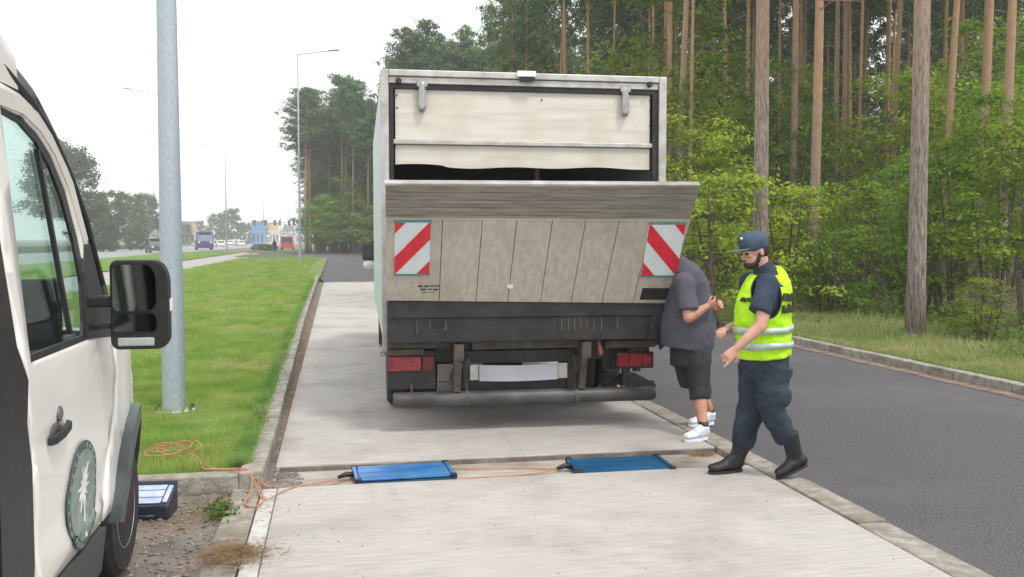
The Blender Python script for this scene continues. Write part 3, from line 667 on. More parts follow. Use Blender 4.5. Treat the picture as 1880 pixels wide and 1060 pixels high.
lp = lamp_post(pp.x, pp.y, 12.4, 1, 1.5, 'big galvanised lamp post standing on the lawn beside the van mirror', .108, .05, mt='galv')
bm = BM(); tube(bm, [(0, 0, .03), (0, 0, .075)], [.20, .19], seg=24); fl = obj('base_flange', bm, 'cement', lp)
for a in (25, 155, 205, 335):
    bm = BM(); tube(bm, [(math.cos(R(a))*.17, math.sin(R(a))*.17, .07), (math.cos(R(a))*.17, math.sin(R(a))*.17, .12)], [.018, .016], seg=8); obj('bolt', bm, 'dirtymet', fl)
lamp_post(-2.25, 62, 13.6, 1, 2.0, 'lamp post on the lawn edge in front of the far pine stand', .085, .04, az=R(8))
for (px, y, top, lab) in ((304, 84, 176, 'lamp whose head alone shows left of the near lamp post'), (416, 131, 273, 'tall lamp post by the main road right of the near lamp post'),
                          (484, 197, 328, 'fainter lamp post, second right of the near lamp post'), (515, 252, 350, 'faintest thin lamp post near the red van')):
    H = P(px, top, y).z; lamp_post(XR(px, y), y, H, -1, 2.6, lab, .11, .05)

# ================================================================ LORRY
TX, TY = .41, 8.15
lorry = thing('box_lorry', 'dirty box lorry seen from behind with raised tail lift, standing on the concrete lane', 'lorry', (TX, TY, 0))
def L(px, py, yl): p = P(px, py, TY+yl); return Vector((p.x-TX, yl, p.z))
W = 2.55; ZT = 3.17; ZB = .80; LEN = 6.2
box_ = BM(); box(box_, 0, .03, .05, LEN, ZB, ZT-.01); o_ = obj('side_wall', box_, 'tarp', lorry)
box_ = BM(); box(box_, W-.03, W, .05, LEN, ZB, ZT-.01); obj('side_wall', box_, 'tarp', lorry)
box_ = BM(); box(box_, .03, W-.03, .05, LEN-.03, ZT-.05, ZT-.012); obj('roof', box_, 'tarp', lorry)
box_ = BM(); box(box_, .03, W-.03, LEN-.03, LEN, ZB, ZT-.012); obj('front_wall', box_, 'tarp', lorry)
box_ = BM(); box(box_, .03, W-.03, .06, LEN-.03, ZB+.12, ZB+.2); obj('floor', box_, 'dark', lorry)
box_ = BM()
for xx in (-.012, W-.058): box(box_, xx, xx+.07, -.01, .049, .72, ZT)                       # corner posts
box(box_, .058, W-.058, -.01, .049, ZT-.055, ZT)
box(box_, .058, W-.058, .012, .049, ZT-.115, ZT-.057)
fr = obj("rear_frame", box_, 'alu', lorry, bevel=.006)
box_ = BM(); box(box_, .062, W-.062, .03, .052, ZT-.155, ZT-.117); box(box_, .060, .100, .02, .06, ZB, ZT-.158); box(box_, W-.11, W-.060, .02, .06, ZB, ZT-.158)
obj('door_seal', box_, 'blackmet', fr)
for px in (732, 1190):
    c = L(px, 148 if px < 900 else 157, -.02); bm = BM(); lathe(bm, [(-.03, .022), (-.012, .026), (.03, .026)], 'y', (c.x, 0, c.z), 12); obj('rubber_stop', bm, 'blackmet', fr)
# tail shutter: cream ply panel, horizontal bar, ragged lower panel
bm = BM(); box(bm, .115, W-.125, .055, .075, 2.575, 3.012); dr = obj('shutter_panel', bm, 'cream', lorry, bevel=.004)
bm = BM(); N = 40; top = []; bot = []
for i in range(N+1):
    x = .115+(W-.24)*i/N; top.append((x, 2.53)); bot.append((x, 2.345+.008*math.sin(i*.45)-.012*math.exp(-((i-14)/6)**2)+.012*(i < 8)))
for i in range(N):
    quadbox(bm, [(top[i][0], .058, top[i][1]), (top[i+1][0], .058, top[i+1][1]), (bot[i+1][0], .058, bot[i+1][1]), (bot[i][0], .058, bot[i][1])], (0, .016, 0))
bmesh.ops.remove_doubles(bm, verts=bm.verts[:], dist=1e-5)
inner = [f for f in bm.faces if abs(f.normal.x) > .9]
obj('shutter_panel', bm, 'cream', lorry)
bm = BM(); box(bm, .062, W-.065, .028, .075, 2.533, 2.572); br_ = obj('shutter_bar', bm, 'alu', lorry, bevel=.005)
for px in (775, 1145):
    x = L(px, 175, 0).x; bm = BM()
    box(bm, x-.045, x+.045, -.005, .03, 3.03, 3.085); tube(bm, [(x, .02, 3.05), (x, .015, 2.84)], .034, seg=12, round_ends=True)
    tube(bm, [(x-.022, -.005, 3.0), (x-.022, -.005, 2.86)], .012, seg=8); tube(bm, [(x+.022, -.005, 3.0), (x+.022, -.005, 2.86)], .012, seg=8)
    obj('hinge', bm, 'rim', lorry, smooth=False)
for px, py in ((728, 175), (729, 198), (1189, 187), (1189, 205), (1189, 232), (993, 262), (993, 185)):
    c = L(px, py, .05); bm = BM(); lathe(bm, [(-.006, .007), (.004, .009)], 'y', (c.x, .052, c.z), 8); obj('rivet', bm, 'blackmet', dr)
x0, x1 = L(947, 140, 0).x, L(981, 140, 0).x
bm = BM(); box(bm, x0, x1, -.05, -.012, ZT-.04, ZT+.012); lm = obj('marker_lamp', bm, 'lampw', lorry, bevel=.006)
bm = BM(); box(bm, x0+.03, x1-.01, -.04, -.012, ZT-.075, ZT-.042); obj('bracket', bm, 'blackmet', lm)
# cargo glimpsed in the gap
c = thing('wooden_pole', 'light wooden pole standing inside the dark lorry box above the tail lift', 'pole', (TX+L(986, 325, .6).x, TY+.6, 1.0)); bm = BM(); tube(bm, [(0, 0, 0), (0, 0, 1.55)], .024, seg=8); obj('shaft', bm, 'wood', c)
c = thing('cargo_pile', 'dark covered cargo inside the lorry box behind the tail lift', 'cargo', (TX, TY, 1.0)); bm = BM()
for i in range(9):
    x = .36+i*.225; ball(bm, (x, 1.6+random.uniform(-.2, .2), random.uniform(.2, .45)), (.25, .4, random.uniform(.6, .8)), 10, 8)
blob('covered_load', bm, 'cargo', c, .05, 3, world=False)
# tail lift platform: plane through top edge and bottom edge
yt, yb = -.83, -.32
A0 = L(713, 339, yt); A1 = L(1283, 343, yt); B0 = L(712, 552, yb); B1 = L(1222, 556, yb)
def PL(u, v, off=0.0):            # u across, v down the platform; off = out of it towards the viewer
    p = A0.lerp(A1, u).lerp(B0.lerp(B1, u), v); nn = (A1-A0).cross(B0-A0).normalized()
    if nn.y > 0: nn = -nn
    return p+nn*off
def UV(px, py):                   # where the line of sight through a photo pixel meets the platform
    o = Vector((-TX, -TY, CH)); d = ray(px, py); nn = (A1-A0).cross(B0-A0); t = (A0-o).dot(nn)/d.dot(nn); p = o+d*t
    v = (A0.z-p.z)/(A0.z-B0.z)
    for _ in range(6):
        l = A0.lerp(B0, v); r = A1.lerp(B1, v); u = (p.x-l.x)/(r.x-l.x); q = PL(u, v); v += (q.z-p.z)/(A0.z-B0.z)
    return u, v
platform = thing('platform', None, None, (0, 0, 0)); platform.parent = lorry
for k in ('label', 'category'):
    if k in platform: del platform[k]
def panel(us, vs, off, th, bm=None):
    bm = bm or BM(); q = [PL(us[0], vs[0], off), PL(us[1], vs[0], off), PL(us[1], vs[1], off), PL(us[0], vs[1], off)]
    nn = PL(.5, .5, off-th)-PL(.5, .5, off); quadbox(bm, q, nn); return bm
vb = UV(1000, 404)[1]
bm = BM(); nrow = 9
for i in range(nrow): panel((0, 1), (vb*i/nrow, vb*(i+1)/nrow-.0022), -.004*(i % 2)+.003, .05, bm)
bmesh.ops.recalc_face_normals(bm, faces=bm.faces[:]); obj('tip_section', bm, 'plattop', platform)
bm = BM(); cols = [812, 882, 942, 1004, 1062, 1120, 1178]
us = [0]+[UV(px, 480)[0] for px in cols]+[1]; us = [0, .055]+us[1:-1]+[.945, 1] if False else us
for i in range(len(us)-1): panel((us[i]+(.0013 if i else 0), us[i+1]-(.0013 if i < len(us)-2 else 0)), (vb+.003, 1), 0, .02, bm)
bmesh.ops.recalc_face_normals(bm, faces=bm.faces[:]); obj('lower_section', bm, 'platlow', platform)
bm = panel((.001, .999), (vb-.001, .999), -.010, .04); bmesh.ops.recalc_face_normals(bm, faces=bm.faces[:]); obj('core', bm, 'dirtymet', platform)
bm = panel((-.002, 1.002), (-.012, .004), .008, .065); bmesh.ops.recalc_face_normals(bm, faces=bm.faces[:]); obj('edge_lip', bm, 'alu', platform)
bm = panel((0, 1), (vb-.010, vb+.003), .006, .02); bmesh.ops.recalc_face_normals(bm, faces=bm.faces[:]); obj('weld_strip', bm, 'platlow', platform)
# striped hazard boards
def clip(poly, f):
    out = []
    for i in range(len(poly)):
        a, b = poly[i], poly[(i+1) % len(poly)]; fa, fb = f(a), f(b)
        if fa >= 0: out.append(a)
        if fa*fb < 0: t = fa/(fa-fb); out.append((a[0]+(b[0]-a[0])*t, a[1]+(b[1]-a[1])*t))
    return out
for (xa, ya), (xb, yb_), sgn in (((729, 408), (795, 502), 1), ((1191, 412), (1256, 504), -1)):
    cr = [PL(*UV(*c)) for c in ((xa, ya), (xb, ya), (xb, yb_), (xa, yb_))]; nn = (PL(.5, .5, 1)-PL(.5, .5, 0))
    cr[3].x = cr[0].x; cr[2].x = cr[1].x
    def HB(a, b, off): return cr[0].lerp(cr[1], a).lerp(cr[3].lerp(cr[2], a), b)+nn*off
    bm = BM(); quadbox(bm, [HB(a, b, .010) for a, b in ((0, 0), (1, 0), (1, 1), (0, 1))], nn*-.010); bmesh.ops.recalc_face_normals(bm, faces=bm.faces[:])
    hb = obj('hazard_board', bm, 'whiteref', platform)
    for c0 in (-.2, .95, 2.05):     # diagonal bands of the unit square
        def lo(p): return (p[0] if sgn > 0 else 1-p[0])+p[1]*1.42-c0
        def hi(p): return c0+.50-((p[0] if sgn > 0 else 1-p[0])+p[1]*1.42)
        q = clip(clip([(0, 0), (1, 0), (1, 1), (0, 1)], lo), hi)
        if len(q) > 2:
            bm = BM(); quadbox(bm, [HB(a, b, .0125) for a, b in q], nn*-.002)
            bmesh.ops.recalc_face_normals(bm, faces=bm.faces[:]); obj('red_stripe', bm, 'red', hb)
    for v0, v1 in ((-.035, -.004), (1.004, 1.035)):
        bm = BM(); quadbox(bm, [HB(a, b, .012) for a, b in ((-.02, v0), (1.02, v0), (1.02, v1), (-.02, v1))], nn*-.012)
        bmesh.ops.recalc_face_normals(bm, faces=bm.faces[:]); obj('clamp_strip', bm, 'teal', hb)
u0, v0 = UV(1176, 528); u1, v1 = UV(1222, 549); bm = panel((u0, u1), (v0, v1), .006, .006); bmesh.ops.recalc_face_normals(bm, faces=bm.faces[:]); obj('black_patch', bm, 'blackmet', platform)
bm = BM()
for (xa, xb, ya, yb_) in ((770, 778, 524, 527), (781, 790, 524, 527), (792, 808, 524, 526), (774, 784, 530, 533), (787, 796, 530, 532), (798, 806, 530, 533), (776, 800, 536, 537)):
    u0, v0 = UV(xa, ya); u1, v1 = UV(xb, yb_); panel((u0, u1), (v0, v1), .003, .003, bm)
bmesh.ops.recalc_face_normals(bm, faces=bm.faces[:]); obj('faded_print', bm, 'print', platform)
u0, v0 = UV(937, 524); bm = BM(); ball(bm, PL(u0, v0, .001), (.03, .004, .03), 12, 6); obj('pale_scuff', bm, 'cream', platform)
# black rear beam of the lift
def lbox(bm, xa, ya, xb, yb2, y0, y1, mi=0):
    a = L(xa, ya, y0); b = L(xb, yb2, y0); return box(bm, a.x, b.x, y0, y1, b.z, a.z, mi)
bm = BM(); lbox(bm, 713, 553, 1222, 578, -.30, -.02); lbox(bm, 713, 579, 1214, 621, -.275, -.02)
a = obj('lift_beam', bm, 'blackmet', lorry, bevel=.01)
for q in [(790, 586, 822, 606, -.285), (766, 572, 768, 612, -.29), (862, 576, 882, 582, -.281), (900, 577, 926, 580, -.281)]+[(px, 570, px+2, 606, -.283) for px in (1016, 1030, 1042, 1053, 1064, 1075, 1088, 1102, 1131)]:
    bm = BM(); lbox(bm, *q, -.276); obj('scuffed_rib', bm, 'dirtymet', a)
bm = BM(); lbox(bm, 794, 588, 818, 603, -.30, -.286); obj('socket', bm, 'dark', a, bevel=.005)
bm = BM(); q = [L(1204, 556, -.31), L(1226, 556, -.31), L(1219, 590, -.31), L(1203, 622, -.31), L(1188, 622, -.31), L(1190, 590, -.31)]; quadbox(bm, q, (0, .12, 0)); bmesh.ops.recalc_face_normals(bm, faces=bm.faces[:]); obj('rubber_bumper', bm, 'tyre', lorry)
bm = BM(); lbox(bm, 715, 625, 828, 637, -.10, .02); lbox(bm, 866, 625, 1062, 637, -.10, .02); lbox(bm, 1108, 625, 1200, 636, -.10, .02)
box(bm, .03, W-.03, -.02, .05, .735, .80); obj('sill_rail', bm, 'dirtymet', lorry, bevel=.006)
# chassis, arms, hoses
bm = BM(); box(bm, .80, .88, .02, 7.6, .62, .80); box(bm, 1.67, 1.75, .02, 7.6, .62, .80); box(bm, .1, 2.45, .10, .2, .60, .72); box(bm, .05, 2.5, .9, 1.0, .70, .79); box(bm, .05, 2.5, 2.2, 2.3, .70, .79)
obj('chassis', bm, 'blackmet', lorry)
bm = BM(); box(bm, .45, 2.1, 1.3, 1.6, .45, .62); lathe(bm, [(-.2, .12), (-.1, .2), (.1, .2), (.2, .12)], 'x', (1.27, 1.45, .47), 20); tube(bm, [(.4, 1.45, .47), (2.15, 1.45, .47)], .07); obj('rear_axle', bm, 'dark', lorry)
for x0, x1 in ((833, 846), (1062, 1073)):
    xa = L(x0, 660, -.12).x; xb = L(x1, 660, -.12).x
    bm = BM(); quadbox(bm, [(xa, -.27, .80), (xa, -.10, .80), (xa, .02, .36), (xa, -.10, .36)], (xb-xa, 0, 0)); box(bm, xa-.012, xb+.012, -.285, -.255, .66, .80)
    bmesh.ops.recalc_face_normals(bm, faces=bm.faces[:]); ar = obj('lift_arm', bm, 'dirtymet', lorry, bevel=.004)
    bm = BM(); tube(bm, [((xa+xb)/2, -.06, .55), ((xa+xb)/2+.01, .35, .42)], .04, seg=12); obj('ram', bm, 'pipe', ar, smooth=True)
for px in (856, 1050):
    x = L(px, 700, .05).x; bm = BM(); tube(bm, [(x, .0, .66), (x, .04, .5), (x, .1, .38)], [.035, .05, .045], seg=12); obj('cylinder', bm, 'pipe' if px < 900 else 'dirtymet', lorry, smooth=True)
bm = BM(); xa = L(1098, 640, -.14); tube(bm, [(xa.x-.01, -.13, .81), (xa.x, -.15, .74), (xa.x+.02, -.13, .69), (xa.x+.02, -.1, .66)], [.012, .02, .024, .012], seg=8); obj('cable_plug', bm, mat('faded red plug', (.45, .14, .10), (.55, .2, .15), .6), lorry, smooth=True)
bm = BM(); a = L(1103, 665, -.1); b = L(1128, 675, -.1); tube(bm, [(a.x, -.1, a.z+.03), (a.x+.03, -.1, a.z-.06), (b.x-.02, -.1, b.z-.02), (b.x+.03, -.09, b.z+.02)], .007, seg=6); obj('cable', bm, 'blackpl', lorry, smooth=True)
bm = BM()
for s, (xa_, xb_) in enumerate(((850, 862), (1040, 1052))): lbox(bm, xa_, 655, xb_, 712, -.02, .05)
lbox(bm, 850, 645, 1052, 662, .0, .05); lbox(bm, 830, 700, 1060, 716, .02, .08); obj('plate_carrier', bm, 'blackmet', lorry)
# bowed number plate bar, its registration left plain as in the photograph
bm = BM(); a = L(880, 670, -.06); b = L(1022, 695, -.06); a1 = L(862, 668, -.04); b1 = L(1040, 694, -.04)
for i in range(12):
    t0, t1 = i/12, (i+1)/12; bow = lambda t: -.010*math.sin(t*math.pi)
    quadbox(bm, [(a.x+(b.x-a.x)*t0, -.06, a.z+bow(t0)), (a.x+(b.x-a.x)*t1, -.06, a.z+bow(t1)), (a.x+(b.x-a.x)*t1, -.06, b.z+bow(t1)), (a.x+(b.x-a.x)*t0, -.06, b.z+bow(t0))], (0, .012, 0))
bmesh.ops.remove_doubles(bm, verts=bm.verts[:], dist=1e-5); bmesh.ops.recalc_face_normals(bm, faces=bm.faces[:]); npl = obj('number_plate', bm, 'plate', lorry)
for x0, x1 in ((a1.x, a.x-.004), (b.x+.004, b1.x)):
    bm = BM(); box(bm, x0, x1, -.045, -.025, b.z+.004, a.z+.002); obj('plate_lamp', bm, 'alu', npl, bevel=.006)
# underrun bar
z = .295; c0 = L(722, 733, -.03).x; c1 = L(1196, 722, -.03).x
bm = BM(); tube(bm, [(c0, -.05, z), (c0+.02, -.05, z), (c1-.03, -.05, z), (c1, -.05, z)], [.055, .066, .066, .052], seg=20); ub = obj('underrun_bar', bm, 'pipe', lorry, smooth=True)
for px in (857, 1055):
    x = L(px, 735, -.05).x; bm = BM(); tube(bm, [(x-.012, -.05, z), (x+.012, -.05, z)], .072, seg=20); box(bm, x-.01, x+.01, -.02, .08, z, .66); obj('clamp', bm, 'dirtymet', ub)
bm = BM(); tube(bm, [(L(755, 712, 0).x, -.03, z+.05), (L(755, 712, 0).x, -.03, z+.14)], .012, seg=6); obj('stay', bm, 'dirtymet', ub); bm = BM(); box(bm, L(802, 1, 0).x, L(824, 1, 0).x, -.04, .0, z+.05, z+.15); obj('stay', bm, 'dirtymet', ub)
# mudguard strip curling behind the bar on the right
bm = BM(); m = [L(1138, 705, .1), L(1150, 692, .1), L(1175, 690, .1), L(1199, 703, .1), L(1196, 714, .1)]
for p, q in zip(m, m[1:]): quadbox(bm, [p, q, q+Vector((0, .3, 0)), p+Vector((0, .3, 0))], (0, 0, -.02))
quadbox(bm, [L(1140, 693, .12), L(1196, 697, .12), L(1196, 712, .12), L(1146, 712, .12)], (0, .02, 0))
bmesh.ops.recalc_face_normals(bm, faces=bm.faces[:]); obj('mudguard', bm, 'pipe', lorry)
# lamps
bm = BM(); lbox(bm, 711, 645, 800, 714, -.03, .10); lb = obj('lamp_carrier', bm, 'blackmet', lorry, bevel=.008)
bm = BM(); lbox(bm, 712, 656, 774, 681, -.075, -.032); tl = obj('tail_lamp', bm, 'lamp', lorry, bevel=.008)
bm = BM(); lbox(bm, 776, 655, 797, 681, -.06, -.032); obj('side_lens', bm, mat('smoked red lens', (.12, .01, .012), (.18, .02, .02), .4), tl, bevel=.004)
bm = BM(); lbox(bm, 712, 643, 778, 652, -.06, -.035); obj('lamp_bracket', bm, 'dirtymet', lb)
bm = BM(); lbox(bm, 1128, 646, 1196, 674, -.06, -.02); lb2 = obj('lamp_carrier', bm, 'blackmet', lorry, bevel=.008); bm = BM(); lbox(bm, 1141, 674, 1153, 706, -.04, .02); lbox(bm, 1150, 636, 1182, 647, -.04, .02); lbox(bm, 1160, 675, 1172, 680, -.05, .0); obj('lamp_stalk', bm, 'blackmet', lb2)
bm = BM(); lbox(bm, 1131, 648, 1153, 671, -.085, -.062); lbox(bm, 1154, 648, 1176, 671, -.085, -.062); lbox(bm, 1177, 648, 1193, 671, -.085, -.062); obj('tail_lamp', bm, 'lamp', lorry, bevel=.006)
bm = BM(); a = L(1208, 625, -.05); tube(bm, [(a.x, -.05, .80), (a.x+.02, -.06, .74), (a.x-.01, -.06, .70)], [.02, .028, .014], seg=8); obj('hook', bm, 'pipe', lorry)
bm = BM(); a = L(703, 650, -.02); 
for k in range(10):
    t0, t1 = k*.628, (k+1)*.628; tube(bm, [(a.x+.018*math.cos(t0), -.03, a.z+.018*math.sin(t0)), (a.x+.018*math.cos(t1), -.03, a.z+.018*math.sin(t1))], .004, seg=5)
obj('ring', bm, 'dirtymet', lorry)
# wheels
def wheel(name, c, r, w, parent, rim='rim', side=-1):
    o = thing(name, None, None, c); o.parent = parent
    bm = BM(); lathe(bm, [(-w/2, r*.60), (-w/2, r*.9), (-w/2+.03, r*.985), (-w/2+.05, r), (w/2-.05, r), (w/2-.03, r*.985), (w/2, r*.9), (w/2, r*.60)], 'x', (0, 0, 0), 44)
    for k in (-.25, 0, .25): pass
    obj('tyre', bm, 'tyre', o, smooth=False)
    bm = BM(); s = side
    lathe(bm, [(s*(w/2-.005), r*.62), (s*(w/2+.002), r*.58), (s*(w/2-.05), r*.52), (s*(w/2-.07), r*.34), (s*(w/2-.02), r*.26), (s*(w/2-.005), r*.12)], 'x', (0, 0, 0), 36)
    obj('rim', bm, rim, o); return o
for x in (.18, .44, 2.07, 2.33): wheel('wheel', (x, 1.45, .42), .42, .235, lorry, 'dirtymet', -1 if x < 1 else 1)
wheel('wheel', (.2, 6.75, .42), .42, .25, lorry, 'rim', -1); wheel('wheel', (2.35, 6.75, .42), .42, .25, lorry, 'rim', 1)
bm = BM(); tube(bm, [(L(1062, 745, 1.0).x, 1.0, .2), (L(1078, 748, 1.0).x, .95, .12), (L(1092, 742, 1.0).x, 1.0, .2)], .03, seg=8); obj('tow_shackle', bm, 'dirtymet', lorry)
# cab
bm = BM(); quadbox(bm, [(.12, 6.35, .6), (.12, 8.05, .6), (.12, 8.10, 1.3), (.12, 7.75, 2.35), (.12, 6.45, 2.45)], (2.3, 0, 0)); bmesh.ops.recalc_face_normals(bm, faces=bm.faces[:]); cb = obj('cab', bm, 'white', lorry, bevel=.05)
bm = BM(); quadbox(bm, [(.112, 7.0, 1.35), (.112, 7.95, 1.35), (.112, 7.65, 2.15), (.112, 7.0, 2.15)], (2.316, 0, 0)); bmesh.ops.recalc_face_normals(bm, faces=bm.faces[:]); obj('side_window', bm, 'carglass', cb)
for sgn, xw in ((-1, L(679, 470, 6.6).x-.19), (1, W+.16)):
    z0, z1 = L(679, 478, 6.6).z, L(679, 447, 6.6).z
    bm = BM(); box(bm, xw-.11, xw+.11, 6.55, 6.68, z0, z1); mh = obj('wing_mirror', bm, 'blackpl', lorry, bevel=.03)
    bm = BM(); box(bm, xw-.085, xw+.085, 6.546, 6.549, z0+.03, z1-.03); obj('mirror_glass', bm, 'carglass', mh)
    bm = BM(); ball(bm, (xw, 6.6, z0-.07), (.10, .08, .075)); obj('lower_shell', bm, 'carwhite', mh, smooth=True)
    bm = BM(); tube(bm, [(xw, 6.62, z1), (.15 if sgn < 0 else 2.4, 6.7, z1+.08)], .015); tube(bm, [(xw, 6.62, z0), (.15 if sgn < 0 else 2.4, 6.7, z0-.08)], .015); obj('arm', bm, 'blackpl', mh)
lorry.rotation_euler = (0, 0, R(-1.6))

# ================================================================ WHITE VAN
van = thing('van', 'white inspection van with round emblem on its front door, at the left edge', 'van', (-2.0, 2.6, 0))
def sx(y, z):
    x = -1.0
    if z > 1.25: x -= (z-1.25)*.11
    if z > 2.2: x -= (z-2.2)**2*.9
    if z < .55: x -= (.55-z)*.12
    if y > 4.6: x -= ((y-4.6)/1.2)**2*.31
    if y > 5.5: x -= (y-5.5)**2*1.2
    return x
def mirrorside(bm):
    g = bmesh.ops.duplicate(bm, geom=bm.verts[:]+bm.edges[:]+bm.faces[:]); vs = [v for v in g['geom'] if isinstance(v, bmesh.types.BMVert)]
    for v in vs: v.co.x = -4.0-v.co.x
    bmesh.ops.reverse_faces(bm, faces=[f for f in g['geom'] if isinstance(f, bmesh.types.BMFace)])
def skin(outer, holes=(), out=0.0, th=.03, both=False, side=1, step=.12, groove=None):
    """panel of the body side: polygon in (y, z), cut fine and laid on the body surface, given thickness inward"""
    bm = BM(); ed = []
    for poly in (outer, *holes):
        vs = [bm.verts.new((0, y, z)) for y, z in poly]; ed += [bm.edges.new((vs[i], vs[(i+1) % len(vs)])) for i in range(len(vs))]
    bmesh.ops.triangle_fill(bm, edges=ed, use_beauty=True)
    y0 = min(p[0] for p in outer); y1 = max(p[0] for p in outer); z0 = min(p[1] for p in outer); z1 = max(p[1] for p in outer)
    for k in range(1, int((y1-y0)/step)+1): bmesh.ops.bisect_plane(bm, geom=bm.verts[:]+bm.edges[:]+bm.faces[:], plane_co=(0, y0+k*step, 0), plane_no=(0, 1, 0))
    for k in range(1, int((z1-z0)/step)+1): bmesh.ops.bisect_plane(bm, geom=bm.verts[:]+bm.edges[:]+bm.faces[:], plane_co=(0, 0, z0+k*step), plane_no=(0, 0, 1))
    for v in bm.verts:
        g = groove(v.co.y, v.co.z) if groove else 0
        v.co.x = sx(v.co.y, v.co.z)+out+g
    bmesh.ops.recalc_face_normals(bm, faces=bm.faces[:])
    for f in bm.faces:
        if f.normal.x < 0: f.normal_flip()
    base = bm.faces[:]; ex = bmesh.ops.extrude_face_region(bm, geom=base, use_keep_orig=True)
    for v in [v for v in ex['geom'] if isinstance(v, bmesh.types.BMVert)]: v.co.x -= th
    bmesh.ops.recalc_face_normals(bm, faces=bm.faces[:])
    if both == 'other':
        for v in bm.verts: v.co.x = -4.0-v.co.x
        bmesh.ops.reverse_faces(bm, faces=bm.faces[:])
    elif both: mirrorside(bm)
    return bm
def arc(c, r, a0, a1, n=14, ry=None): return [(c[0]+r*math.cos(R(a0+(a1-a0)*i/n)), c[1]+(ry or r)*math.sin(R(a0+(a1-a0)*i/n))) for i in range(n+1)]
WC = (4.93, .345)
winop = [(3.33, 1.285), (4.06, 1.285), (4.17, 1.31), (4.19, 1.50), (4.15, 1.70), (4.06, 1.90), (3.93, 2.03), (3.79, 2.10), (3.62, 2.14), (3.40, 2.15)]
doorP = [(3.24, 1.35), (3.29, 1.24), (3.26, 1.12), (3.31, .95), (3.34, .47), (4.22, .47), (4.25, .60), (4.36, .80), (4.44, .90), (4.50, 1.05), (4.47, 1.22), (4.27, 1.72), (4.155, 1.94), (4.005, 2.085), (3.82, 2.185), (3.62, 2.222), (3.36, 2.235), (3.25, 2.1), (3.22, 1.6)]
def dgroove(y, z):
    g = 0
    if 1.04 < z < 1.16: g += .008*math.cos((z-1.10)/.06*math.pi/2)
    if z < .80: g -= .010*min(1, (.80-z)/.1)
    if z < .56: g += .010
    return g
for side in (False, 'other'):
    bm = skin(doorP, [winop], both=side, groove=dgroove, step=.08); dr_ = obj('front_door', bm, 'white', van, world=True, smooth=False)
    for f in dr_.data.polygons: f.use_smooth = True
    bm = skin(winop, out=-.022, th=.006, both=side); gl = obj('door_window', bm, 'glass', dr_, world=True)
    # dark frame round the glass and the slim quarter light bar, mirror triangle
    inner = [(3.345, 1.31), (4.02, 1.31), (4.06, 1.36), (4.11, 1.52), (4.085, 1.69), (4.01, 1.86), (3.90, 1.985), (3.77, 2.065), (3.61, 2.115), (3.41, 2.13)]
    bm = skin(winop, [inner], out=-.008, th=.012, both=side); obj('window_seal', bm, 'blackpl', dr_, world=True)
    bm = skin([(3.86, 1.33), (3.885, 1.33), (3.80, 2.04), (3.775, 2.04)], out=-.006, th=.016, both=side); obj('quarter_bar', bm, 'blackpl', dr_, world=True)
    bm = skin([(4.06, 1.29), (4.46, 1.26), (4.30, 1.68), (4.20, 1.68), (4.13, 1.56)], out=.004, th=.012, both=side); obj('mirror_foot', bm, 'blackpl', dr_, world=True)
    # painted frame arch above the glass
    arch = [(3.30, 2.150), (3.62, 2.15), (3.80, 2.112), (3.95, 2.035), (4.08, 1.91), (4.20, 1.68), (4.265, 1.70), (4.155, 1.935), (4.005, 2.08), (3.82, 2.175), (3.62, 2.208), (3.30, 2.21)]
    bm = skin(arch, out=.006, th=.01, both=side); obj('frame_arch', bm, 'whitefr', dr_, world=True)
    # side cladding, arch flare
    clad = [(3.34, .24), (4.28, .24), (4.28, .44), (4.22, .455), (3.34, .455)]
    bm = skin(clad, out=.012, both=side); obj('sill_cladding', bm, 'greypl', van, world=True)
    fl = arc(WC, .53, 172, 8, 40, .52)+arc(WC, .43, 6, 174, 40, .44)
    bm = skin(fl, out=.046, th=.08, both=side, step=.5); obj('arch_flare', bm, 'archpl', van, world=True, smooth=False)
    # front wing
    wing = [(4.30, .47), (4.39, .80), (4.475, .90), (4.53, 1.05), (4.50, 1.22), (4.75, 1.25), (5.3, 1.10), (5.72, .92), (5.74, .30), (5.48, .30)]+arc(WC, .46, 2, 178, 18, .47)[0:]
    wing = [(4.255, .47), (4.285, .60), (4.395, .80), (4.475, .90), (4.535, 1.05), (4.505, 1.22), (4.75, 1.25), (5.3, 1.10), (5.70, .92), (5.72, .32), (5.40, .32)]+arc(WC, .47, 8, 165, 18, .48)
    bm = skin(wing, both=side, step=.1); wg = obj('front_wing', bm, 'white', van, world=True, smooth=True)
    bm = skin([(5.05, .80), (5.45, .74), (5.66, .78), (5.62, .93), (5.3, 1.02), (5.12, .98)], out=.006, th=.02, both=side, step=.1); hl = obj('headlight', bm, mat('headlight lens', (.30, .33, .33), (.42, .45, .44), .15), van, world=True, smooth=True)
    # cargo side with the sliding door opening on the camera side
    cargo = [(-.35, .40), (3.20, .40), (3.20, .95), (3.19, 1.35), (3.17, 2.24), (-.35, 2.24)]
    if side is False:
        hole = [(1.75, .46), (3.10, .46), (3.10, 1.9), (3.0, 2.08), (1.85, 2.08), (1.75, 1.98)]
        bm = skin(cargo, [hole], step=.25); obj('body_side', bm, 'blackpl' if False else 'white', van, world=True, smooth=True)
        bm = skin([(2.96, .42), (3.262, .42), (3.262, .95), (3.225, 1.1), (3.25, 1.24), (3.185, 1.36), (3.165, 1.95), (2.96, 1.95)], out=.012, th=.02, step=.2); obj('door_gap_trim', bm, 'blackpl', van, world=True)
        bm = skin([(.35, .46), (1.72, .46), (1.72, 2.08), (.35, 2.08)], out=.07, th=.04, step=.2); obj('sliding_door', bm, 'white', van, world=True, smooth=True)
    else:
        bm = skin(cargo, both='other', step=.25); obj('body_side', bm, 'white', van, world=True, smooth=True)
